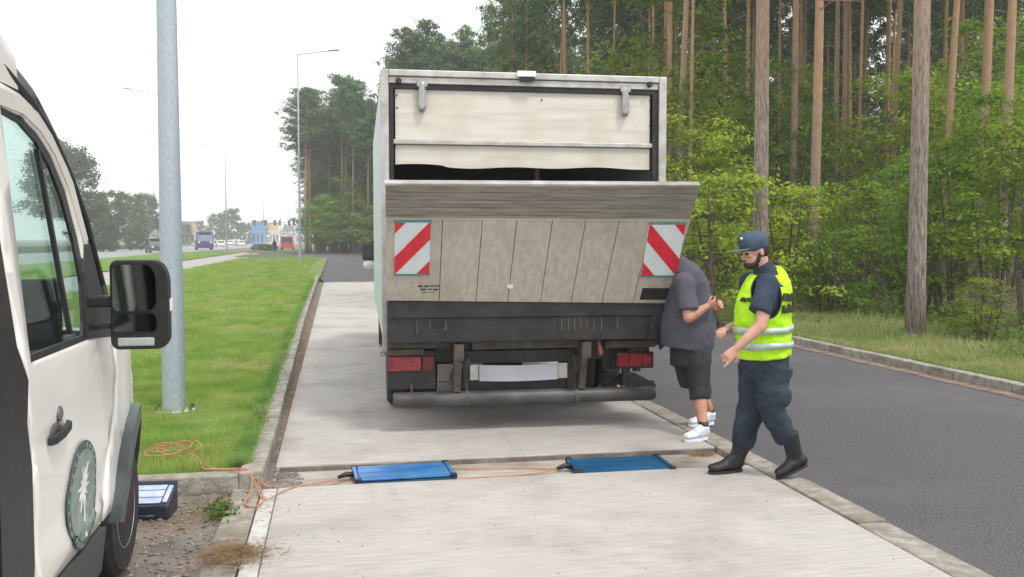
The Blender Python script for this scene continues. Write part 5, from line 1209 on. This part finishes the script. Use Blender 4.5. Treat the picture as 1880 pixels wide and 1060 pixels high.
# shirt: collar, torso, sleeves
def torso(bm, secs, y, seg=28):
    tube(bm, [(x, y+dy, z) for (x, z, rx, ry, dy) in secs], [(rx, ry) for (x, z, rx, ry, dy) in secs], ref=(1, 0, 0), seg=seg)
xx = lambda px, py: P(px, py, YC).x
zz = lambda px, py: P(px, py, YC).z
bm = BM()
torso(bm, [(3.03, .95, .14, .16, 0), (3.02, 1.2, .15, .18, 0), (3.03, 1.38, .13, .19, 0), (3.03, 1.45, .085, .12, 0), (3.00, 1.50, .072, .08, 0), (2.985, 1.53, .068, .072, 0)], YC)
sl = P(1395, 572, 5.93)
tube(bm, [sh1+Vector((0, .03, .01)), sh1.lerp(sl, .5), sl, sl+(sl-sh1)*.04], [.078, .077, .078, .078], seg=18)
tube(bm, [sh2, sh2.lerp(el2, .5), sh2.lerp(el2, .85)], [.074, .072, .072], seg=16)
ball(bm, sh1+Vector((0, .02, 0)), .078); ball(bm, sh2, .076)
blob('shirt', bm, 'navy', off, .011, 4, disp=.010, dscale=.09)
# vest: torso shell with arm hole
secs = [(xx(1405, 652)-.005, .862, .182, .20, 0), (xx(1403, 640), .90, .186, .205, 0), (3.005, 1.0, .192, .208, 0), (2.998, 1.12, .198, .208, 0), (3.005, 1.24, .192, .205, 0), (3.03, 1.34, .172, .20, 0), (3.055, 1.41, .140, .172, 0), (3.065, 1.455, .10, .118, 0), (3.05, 1.485, .076, .085, 0)]
bm = BM(); torso(bm, secs, YC, 36)
vst = blob('vest', bm, 'hivis', off, .010, 4, disp=.024, dscale=.075)
# cut the arm holes: drop faces round the shoulders, then thickness
me = vst.data; b = bmesh.new(); b.from_mesh(me); o3 = Vector(off.location); dl = []
for f in b.faces:
    c = f.calc_center_median()+o3
    for s_, sh in ((-1, sh1), (1, sh2)):
        q = sl if s_ < 0 else sl
        if (c.y-YC)*s_ > .09:
            dx = (c.x-(sh.x-.012)); dz = (c.z-(sh.z-.085))
            if (dx/.088)**2+(dz/.150)**2 < 1: dl.append(f); break
bmesh.ops.delete(b, geom=dl, context='FACES')
loops = []
for s_, sh in ((-1, sh1), (1, sh2)):                # neat oval arm holes with a dark binding
    bv = [v for v in b.verts if v.is_boundary and (v.co.y+o3.y-YC)*s_ > .03]; lst = []
    for v in bv:
        c = v.co+o3; a = math.atan2((c.z-(sh.z-.085))/.150, (c.x-(sh.x-.012))/.088); v.co.x = sh.x-.012+.088*math.cos(a)-o3.x; v.co.z = sh.z-.085+.150*math.sin(a)-o3.z; lst.append((a, v.co.copy()))
    lst.sort(key=lambda t: t[0]); lst = lst[::3]; n_ = len(lst)
    loops.append([Vector((lst[i][1].x, sum(lst[(i+k) % n_][1].y for k in range(-3, 4))/7+s_*.004, lst[i][1].z)) for i in range(n_)])
b.to_mesh(me); b.free()
for lp_ in loops:
    bm = BM(); m_ = len(lp_); rg = []
    for i in range(m_):
        t = (lp_[(i+1) % m_]-lp_[i-1]).normalized(); u = t.cross(Vector((0, 1, 0))).normalized(); w = t.cross(u)
        rg.append([bm.verts.new(lp_[i]+u*.007*math.cos(q*1.047)+w*.007*math.sin(q*1.047)) for q in range(6)])
    for i in range(m_):
        for q in range(6): bm.faces.new((rg[i][q], rg[i][(q+1) % 6], rg[(i+1) % m_][(q+1) % 6], rg[(i+1) % m_][q]))
    bmesh.ops.recalc_face_normals(bm, faces=bm.faces[:]); obj('arm_binding', bm, 'boot', vst, smooth=True)
def band(z0, z1, tilt=0.0, out=.010, name='reflective_band', m='refl', xr=None, yr=None):
    """reflective tape wound round the vest"""
    bm = BM(); N = 56; ra = []; rb = []
    def sec(z):
        for a, c in zip(secs, secs[1:]):
            if a[1] <= z <= c[1]:
                t = (z-a[1])/(c[1]-a[1]); return tuple(a[i]+(c[i]-a[i])*t for i in range(4))
        return secs[0][:4]
    for k in range(N):
        th = 2*math.pi*k/N
        for z, lst in ((z0, ra), (z1, rb)):
            zz_ = z+tilt*math.cos(th)+.004*math.sin(3*th+z*20); x, _, rx, ry = sec(zz_); lst.append(bm.verts.new((x+(rx+out)*math.cos(th), YC+(ry+out)*math.sin(th), zz_)))
    for k in range(N): bm.faces.new((ra[k], ra[(k+1) % N], rb[(k+1) % N], rb[k]))
    o = obj(name, bm, m, vst, world=True, smooth=True); sd_ = o.modifiers.new('th', 'SOLIDIFY'); sd_.thickness = .004; return o
band(.935, .980, .010, .014); band(1.045, 1.090, .012, .014)
bm = BM()                                                           # printed letters across the back of the vest, seen almost edge-on
def vestpt(th, z, out):
    for a, c in zip(secs, secs[1:]):
        if a[1] <= z <= c[1]:
            t = (z-a[1])/(c[1]-a[1]); x, _, rx, ry = tuple(a[i]+(c[i]-a[i])*t for i in range(4))
            return Vector((x+(rx+out)*math.cos(th), YC+(ry+out)*math.sin(th), z))
def strokes(bm, th0, z0, w, h, segs, out=.024, t=.012):
    for (a0, b0, a1, b1) in segs:
        p0, p1 = Vector((a0*w, b0*h)), Vector((a1*w, b1*h)); dd = (p1-p0).normalized(); nn = Vector((-dd.y, dd.x))*t/2
        q = [p0-nn-dd*t*.3, p1-nn+dd*t*.3, p1+nn+dd*t*.3, p0+nn-dd*t*.3]
        quadbox(bm, [vestpt(th0+c.x/.2, z0+c.y, out) for c in q], vestpt(th0+q[0].x/.2, z0+q[0].y, out-.012)-vestpt(th0+q[0].x/.2, z0+q[0].y, out))
# the photograph shows only unreadable dark marks here: two rows on the back, one small row on the chest
rp = random.Random(5)
def marks(name, th0, n, dth, z0, w, h, t):
    bm = BM()
    for j in range(n):
        segs = [(0, 0, 0, rp.uniform(.8, 1)), (0, rp.uniform(.5, 1), .8, rp.uniform(.3, 1)), (rp.uniform(.3, .8), 0, .8, rp.uniform(.5, 1))]
        strokes(bm, th0+j*dth, z0+rp.uniform(-.003, .003), w, h, segs, t=t)
    bmesh.ops.recalc_face_normals(bm, faces=bm.faces[:]); obj(name, bm, 'printv', vst, world=True)
marks('back_print', -1.42, 4, .25, 1.275, .036, .05, .014)
marks('back_print', -1.36, 4, .24, 1.195, .034, .052, .014)
marks('chest_print', -2.95, 3, .17, 1.265, .024, .028, .007)
# trousers
bm = BM(); hx = xx(1403, 665)
torso(bm, [(hx, .70, .13, .16, 0), (hx, .80, .168, .18, 0), (hx+.002, .90, .165, .178, 0)], YC)
h1 = Vector((hx-.035, YC+.085, .80)); h2 = Vector((hx+.045, YC-.085, .80)); c1 = an1+Vector((.0, 0, .045)); c2 = an2+Vector((-.006, 0, .040))
tube(bm, [h1, h1.lerp(kn1, .5), kn1, kn1.lerp(c1, .5), c1.lerp(kn1, .12), c1], [(.122, .108), (.118, .1), (.102, .092), (.094, .086), (.082, .076), (.066, .064)], ref=(1, 0, 0), seg=22)
tube(bm, [h2, h2.lerp(kn2, .5), kn2, kn2.lerp(c2, .5), c2.lerp(kn2, .12), c2], [(.128, .108), (.112, .1), (.098, .092), (.090, .086), (.082, .076), (.066, .064)], ref=(1, 0, 0), seg=22)
ball(bm, (hx+.085, YC-.03, .82), (.075, .12, .10)); 
ball(bm, (hx+.06, YC-.185, .60), (.065, .02, .08))
tr_ = blob('trousers', bm, 'navyt', off, .012, 5, disp=.030, dscale=.085)
bm = BM(); tube(bm, [(hx, YC, .868), (hx, YC, .905)], [(.175, .188), (.175, .188)], ref=(1, 0, 0), seg=30); obj('belt', bm, 'boot', tr_, world=True)
# boots
toe1 = P(1300, 862, 6.27); toe1.z = 0; toe1.y = 6.25; heel1 = P(1363, 862, 6.27); heel1.z = 0; heel1.x = toe1.x+.285; heel1.y = 6.29
an1b = Vector((P(1352, 842, 6.27).x+.015, 6.28, .11))
toe2 = P(1428, 874, 6.02); toe2.z = .0; toe2.y = 6.03; heel2 = toe2+Vector((.235, -.015, .095))
an2b = P(1453, 838, 6.03)+Vector((.028, 0, -.01))
for tt, hh_, aa, ss in ((toe1, heel1, an1b, an1+Vector((.0, 0, .05))), (toe2, heel2, an2b, an2+Vector((.004, 0, .11)))):
    bm = BM(); boot(bm, hh_+Vector((0, 0, .015)), tt+Vector((0, 0, .015)), aa, shaft=ss, r=.066); bt_ = blob('boot', bm, 'boot', off, .008, 3, disp=.006, dscale=.03)
    bm = BM(); sole(bm, hh_, tt); obj('sole', bm, 'blackpl', bt_, world=True)

# ---- man in the grey shirt and shorts, facing right, looking down at his hands
man = thing('person', 'person in grey shirt, black shorts and white trainers standing beside the lorry tail', 'person', (3.1, 7.6, 0))
YM = 7.68
hc = P(1232, 452, 7.90); F_ = Vector((.88, .10, -.42)); U_ = Vector((.42, 0, .88))
bm = BM(); hp, hrot = head(bm, hc, F_, U_)
tube(bm, [hc+Vector((-.03, -.02, -.03)), hc+Vector((-.04, -.08, -.12)), (P(1241, 505, 7.72))], [.058, .056, .05], seg=14, round_ends=True)
ps = lambda px, py, y: P(px, py, y)
s1 = ps(1258, 520, 7.48); e1 = ps(1264, 584, 7.38); w1 = ps(1297, 563, 7.38)
tube(bm, [s1, s1.lerp(e1, .5), e1], [.058, .055, .046], seg=12, round_ends=True); tube(bm, [e1, e1.lerp(w1, .4), w1], [.048, .046, .030], seg=12, round_ends=True)
hand(bm, w1, (.85, .22, .30), (-.3, .6, .3), 1, curl=.85)
s2 = ps(1270, 520, 7.92); e2 = ps(1285, 585, 7.88); w2 = ps(1313, 570, 7.58)
tube(bm, [s2, s2.lerp(e2, .5), e2], [.058, .055, .046], seg=12, round_ends=True); tube(bm, [e2, w2], [.046, .030], seg=12, round_ends=True)
hand(bm, w2, (.35, -.75, .45), (-.5, -.3, .2), -1, curl=.9)
tube(bm, [ps(1262, 640, YM), ps(1262, 560, YM), ps(1250, 505, YM)], [(.10, .11), (.13, .13), (.05, .09)], ref=(1, 0, 0), seg=16, round_ends=True)
k1 = ps(1284, 712, 7.50); a1_ = Vector((P(1303, 812, 7.33).x-.055, 7.36, .13)); k2 = ps(1276, 700, 7.82); a2_ = Vector((P(1314, 812, 7.92).x-.055, 7.93, .13))
for h, k, a in ((ps(1280, 655, YM-.08), k1, a1_), (ps(1258, 655, YM+.08), k2, a2_)):
    tube(bm, [h, k, k.lerp(a, .35), a], [.07, .054, .060, .038], seg=14, round_ends=True)
blob('body', bm, 'skin2', man, .0068, 3)
bm = BM(); ball(bm, hp(-.022, 0, .035), (.092, .084, .088), 18, 12, hrot); ball(bm, hp(.015, 0, .062), (.075, .074, .064), 16, 10, hrot); blob('hair', bm, 'hair2', man, .008, 2, disp=.004, dscale=.02)
bm = BM()
for q in (-1, 1): ball(bm, hp(.082, q*.033, .0), .0105, 10, 8)
obj('eyes', bm, 'eye', man, world=True, smooth=True)
def msec(lp, rp, py, ry, y=YM): a = P(lp, py, y); b = P(rp, py, y); return ((a.x+b.x)/2, a.z, (b.x-a.x)/2, ry, y-YM)
bm = BM()
torso(bm, [msec(1217, 1303, 642, .19), msec(1214, 1309, 632, .20), msec(1215, 1311, 605, .215), msec(1219, 1312, 578, .21), msec(1226, 1303, 545, .195), msec(1230, 1297, 520, .205), msec(1231, 1284, 502, .185), msec(1228, 1270, 491, .13), msec(1226, 1260, 482, .095), msec(1226, 1254, 475, .075)], YM, 32)
tube(bm, [s1+Vector((-.01, .05, .02)), s1, s1.lerp(e1, .5), s1.lerp(e1, .8)], [.085, .086, .086, .092], seg=18)
tube(bm, [s2, s2.lerp(e2, .5), s2.lerp(e2, .8)], [.088, .084, .084], seg=18)
ball(bm, s1+Vector((-.005, .03, .0)), .092)
blob('shirt', bm, 'greyshirt', man, .010, 6, disp=.024, dscale=.12)
bm = BM(); torso(bm, [msec(1232, 1303, 672, .16), msec(1232, 1304, 650, .175), msec(1232, 1304, 636, .175)], YM)
g1 = ps(1280, 650, YM-.09); g2 = ps(1256, 650, YM+.09); b1_ = ps(1286, 734, 7.46); b2_ = ps(1266, 706, 7.84)
tube(bm, [g1, g1.lerp(b1_, .5), b1_], [(.112, .12), (.100, .105), (.088, .088)], ref=(1, 0, 0), seg=22)
tube(bm, [g2, g2.lerp(b2_, .5), b2_], [(.112, .12), (.105, .105), (.092, .088)], ref=(1, 0, 0), seg=22)
blob('shorts', bm, 'shorts', man, .012, 4, disp=.022, dscale=.09)
bm = BM(); z0 = ps(1313, 590, 7.62)
for tx, hx_, y_, zz_, ay in ((1254, 1303, 7.33, .0, 7.36), (1262, 1314, 7.92, .0, 7.93)):
    toe = Vector((P(tx, 812, y_).x, y_-.05, 0)); heel = Vector((P(hx_, 812, y_).x, y_+.03, 0))
    if (toe-heel).length > .3: toe = heel+(toe-heel).normalized()*.285
    ax = a1_ if y_ < 7.5 else a2_; ax = Vector((heel.x-.055, y_+.01, .10))
    bm = BM(); boot(bm, heel+Vector((0, 0, .02)), toe+Vector((0, 0, .02)), ax, shaft=ax+Vector((0, 0, .02)), r=.05); tn = blob('trainer', bm, 'shoe', man, .008, 3)
    bm = BM(); sole(bm, heel, toe, .028); obj('sole', bm, 'shoe', tn, world=True, bevel=.004)
    d = toe-heel; sdv = d.normalized().cross(Vector((0, 0, 1)))
    bm = BM()
    for s_ in (-1, 1):
        for t in (.42, .54): tube(bm, [heel+d*t+sdv*.044*s_+Vector((0, 0, .035)), heel+d*(t-.03)+sdv*.036*s_+Vector((0, 0, .085))], .007, seg=6)
    for t in (.45, .53, .61): tube(bm, [heel+d*t+sdv*-.025+Vector((0, 0, .112-.08*(t-.4))), heel+d*t+sdv*.025+Vector((0, 0, .112-.08*(t-.4)))], .006, seg=6)
    obj('laces_and_stripes', bm, 'shoebl', tn, world=True)
    bm = BM(); tube(bm, [ax+Vector((0, 0, -.01)), ax+Vector((.004, 0, .055))], [.044, .042], seg=14); obj('sock', bm, 'boot', man, world=True, smooth=True)

# ---- far person by the junction
fp = G(504, 459); fo = thing('person', 'tiny dark-clothed person standing beside the distant red van', 'person', (XR(504, 136), 136, 0)); bm = BM()
X0 = fo.location.x
ball(bm, (X0, 136, 1.66), (.1, .1, .13)); tube(bm, [(X0, 136, 1.5), (X0, 136, 1.4), (X0, 136, 1.1), (X0, 136, .85)], [(.06, .06), (.22, .13), (.19, .13), (.18, .13)], ref=(1, 0, 0), round_ends=True)
for s in (-1, 1):
    tube(bm, [(X0+.09*s, 136, .9), (X0+.1*s, 136, .5), (X0+.12*s, 136, .05)], [.09, .07, .06], round_ends=True); tube(bm, [(X0+.2*s, 136, 1.38), (X0+.27*s, 136, 1.1), (X0+.25*s, 136, .85)], [.06, .05, .04], round_ends=True)
blob('body', bm, 'hair', fo, .04, 2)

# ================================================================ DISTANT TRAFFIC AND BUILDINGS
def car(name, label, x, y, w, l, h, m, rot=0, hood=True, cat='car', z=-.05):
    o = thing(name, label, cat, (x, y, z), rot); bm = BM(); b = h*.52
    if hood: q = [(0, -l/2, .3), (0, l/2, .3), (0, l/2, b*.95), (0, l*.28, b), (0, l*.12, h), (0, -l*.42, h), (0, -l/2, b)]
    else: q = [(0, -l/2, .3), (0, l/2, .3), (0, l/2, b*.9), (0, l*.36, h*.95), (0, l*.3, h), (0, -l/2, h)]
    quadbox(bm, [(p[0]-w/2, p[1], p[2]) for p in q], (w, 0, 0)); bmesh.ops.recalc_face_normals(bm, faces=bm.faces[:]); bd = obj('body', bm, m, o, bevel=.08)
    bm = BM(); box(bm, -w*.4, w*.4, -l/2-.02 if not hood else -l*.48, -l/2+.03 if not hood else -l*.40, b+.05, h-.14); obj('rear_window', bm, 'carglass', bd)
    bm = BM(); box(bm, -w*.4, w*.4, l*.14 if hood else l*.37, l*.2 if hood else l*.40, b+.08, h-.12); obj('windscreen', bm, 'carglass', bd)
    for s in (-1, 1):
        bm = BM(); box(bm, s*w/2-.02, s*w/2+.012, -l*.38, l*.12, b+.06, h-.12); obj('side_window', bm, 'carglass', bd)
        bm = BM(); box(bm, s*w*.36-.16, s*w*.36+.16, -l/2-.03, -l/2+.01, b*.78, b*.95); obj('tail_lamp', bm, 'lamp', bd)
        bm = BM(); box(bm, s*w*.36-.16, s*w*.36+.16, l/2-.01, l/2+.03, b*.7, b*.88); obj('headlight', bm, 'lampw', bd)
        for yy in (-l*.31, l*.31):
            wh = bpy.data.objects.new('wheel', WM); COL.objects.link(wh); wh.parent = o; wh.location = (s*(w/2-.10), yy, .34)
    return o
bm = BM(); lathe(bm, [(-.12, .30), (-.10, .34), (.10, .34), (.12, .30)], 'x', (0, 0, 0), 20); lathe(bm, [(-.125, .19), (.125, .19)], 'x', (0, 0, 0), 16, 1)
WM = bpy.data.meshes.new('wheel'); bm.to_mesh(WM); bm.free(); WM.materials.append(M['tyre']); WM.materials.append(M['rim'])
car('parked_jeep', 'dark grey off-road car coming along the main road just left of the near lamp post', XR(285, 128), 128, 1.95, 4.4, 1.95, 'cardk', R(200), hood=True)
car('blue_lorry', 'dark blue lorry cab on the main road just right of the near lamp post', XR(374, 165), 165, 2.6, 5.5, 3.1, 'carblue', R(192), hood=False, cat='lorry')
car('red_van', 'red van seen from behind on the far road between the two right lamp posts', XR(528, 168), 168, 2.1, 5, 2.3, 'carred', 0, hood=False, cat='van')
for px, y, lab in ((402, 230, 'small white car in the far traffic, right of the blue lorry'), (440, 260, 'small white car in the far traffic below the hazy trees'), (420, 300, 'farthest white car between the hazy trees')):
    car('parked_car', lab, XR(px, y), y, 1.9, 4.4, 1.5, 'carwhite', R(20))
def hall(label, px0, px1, y, h, wall, top=None):
    x0, x1 = XR(px0, y), XR(px1, y); o = thing('building', label, 'building', ((x0+x1)/2, y, 0)); w = x1-x0
    bm = BM(); box(bm, -w/2, w/2, 0, w*.8, -.2, h*.98); wl = obj('wall', bm, wall, o)
    bm = BM(); box(bm, -w/2-.3, w/2+.3, -.3, w*.8+.3, h*.98, h*1.04); obj('roof', bm, 'broof', o)
    if top: bm = BM(); box(bm, -w/2-.05, w/2+.05, -.06, -.003, h*.66, h*.9); obj('fascia', bm, top, wl)
    n = max(3, int(w/6))
    for i in range(n): bm = BM(); box(bm, -w/2+w*(i+.25)/n, -w/2+w*(i+.75)/n, -.05, -.002, h*.12, h*.45); obj('window', bm, 'carglass', wl)
    return o
hall('blue hall at the end of the road right of the hazy trees', 462, 486, 340, 8.0, 'bblue')
hall('pale hall with yellow fascia just right of the near lamp post', 330, 358, 300, 7.0, 'bgrey', 'byellow')
hall('pale low building behind the red van', 494, 512, 400, 8.5, 'bgrey', 'byellow')
hall('light blue low building beside the far lamp post', 543, 566, 420, 7.0, 'bgrey', 'bblue')
# traffic lights on gantry arms far down the road
for px, lab in ((476, 'traffic light on the far gantry, leftmost'), (497, 'traffic light on the far gantry, second from the left'), (523, 'traffic light on the far gantry, third from the left'), (548, 'traffic light on the far gantry, rightmost')):
    y = 260; x = XR(px, y); zt = P(px, 409, y).z; o = thing('traffic_light', lab, 'traffic light', (x, y, 0))
    bm = BM(); tube(bm, [(0, 0, 0), (0, 0, zt)], .09, seg=8); box(bm, -1.5, 1.5, -.05, .05, zt-.1, zt+.05); obj('pole', bm, 'galvfar', o)
    for s in (-1, 1): bm = BM(); box(bm, s*1.2-.35, s*1.2+.35, -.3, -.1, zt-.8, zt+.7); obj('signal_head', bm, 'carglass', o)
# ---------------------------------------------------------------- air
bm = BM(); box(bm, -420, 260, -60, 900, -1.4, 34)
hz_ = bpy.data.materials.new('thin haze'); hz_.use_nodes = True; t = hz_.node_tree; t.nodes.remove(t.nodes['Principled BSDF'])
pv = t.nodes.new('ShaderNodeVolumePrincipled'); pv.inputs['Color'].default_value = (.95, .97, 1, 1); pv.inputs['Density'].default_value = .0011; pv.inputs['Anisotropy'].default_value = .2
t.links.new(pv.outputs[0], t.nodes['Material Output'].inputs['Volume'])
tag(obj('haze', bm, hz_), 'thin pale haze over the whole place', 'haze', kind='stuff')
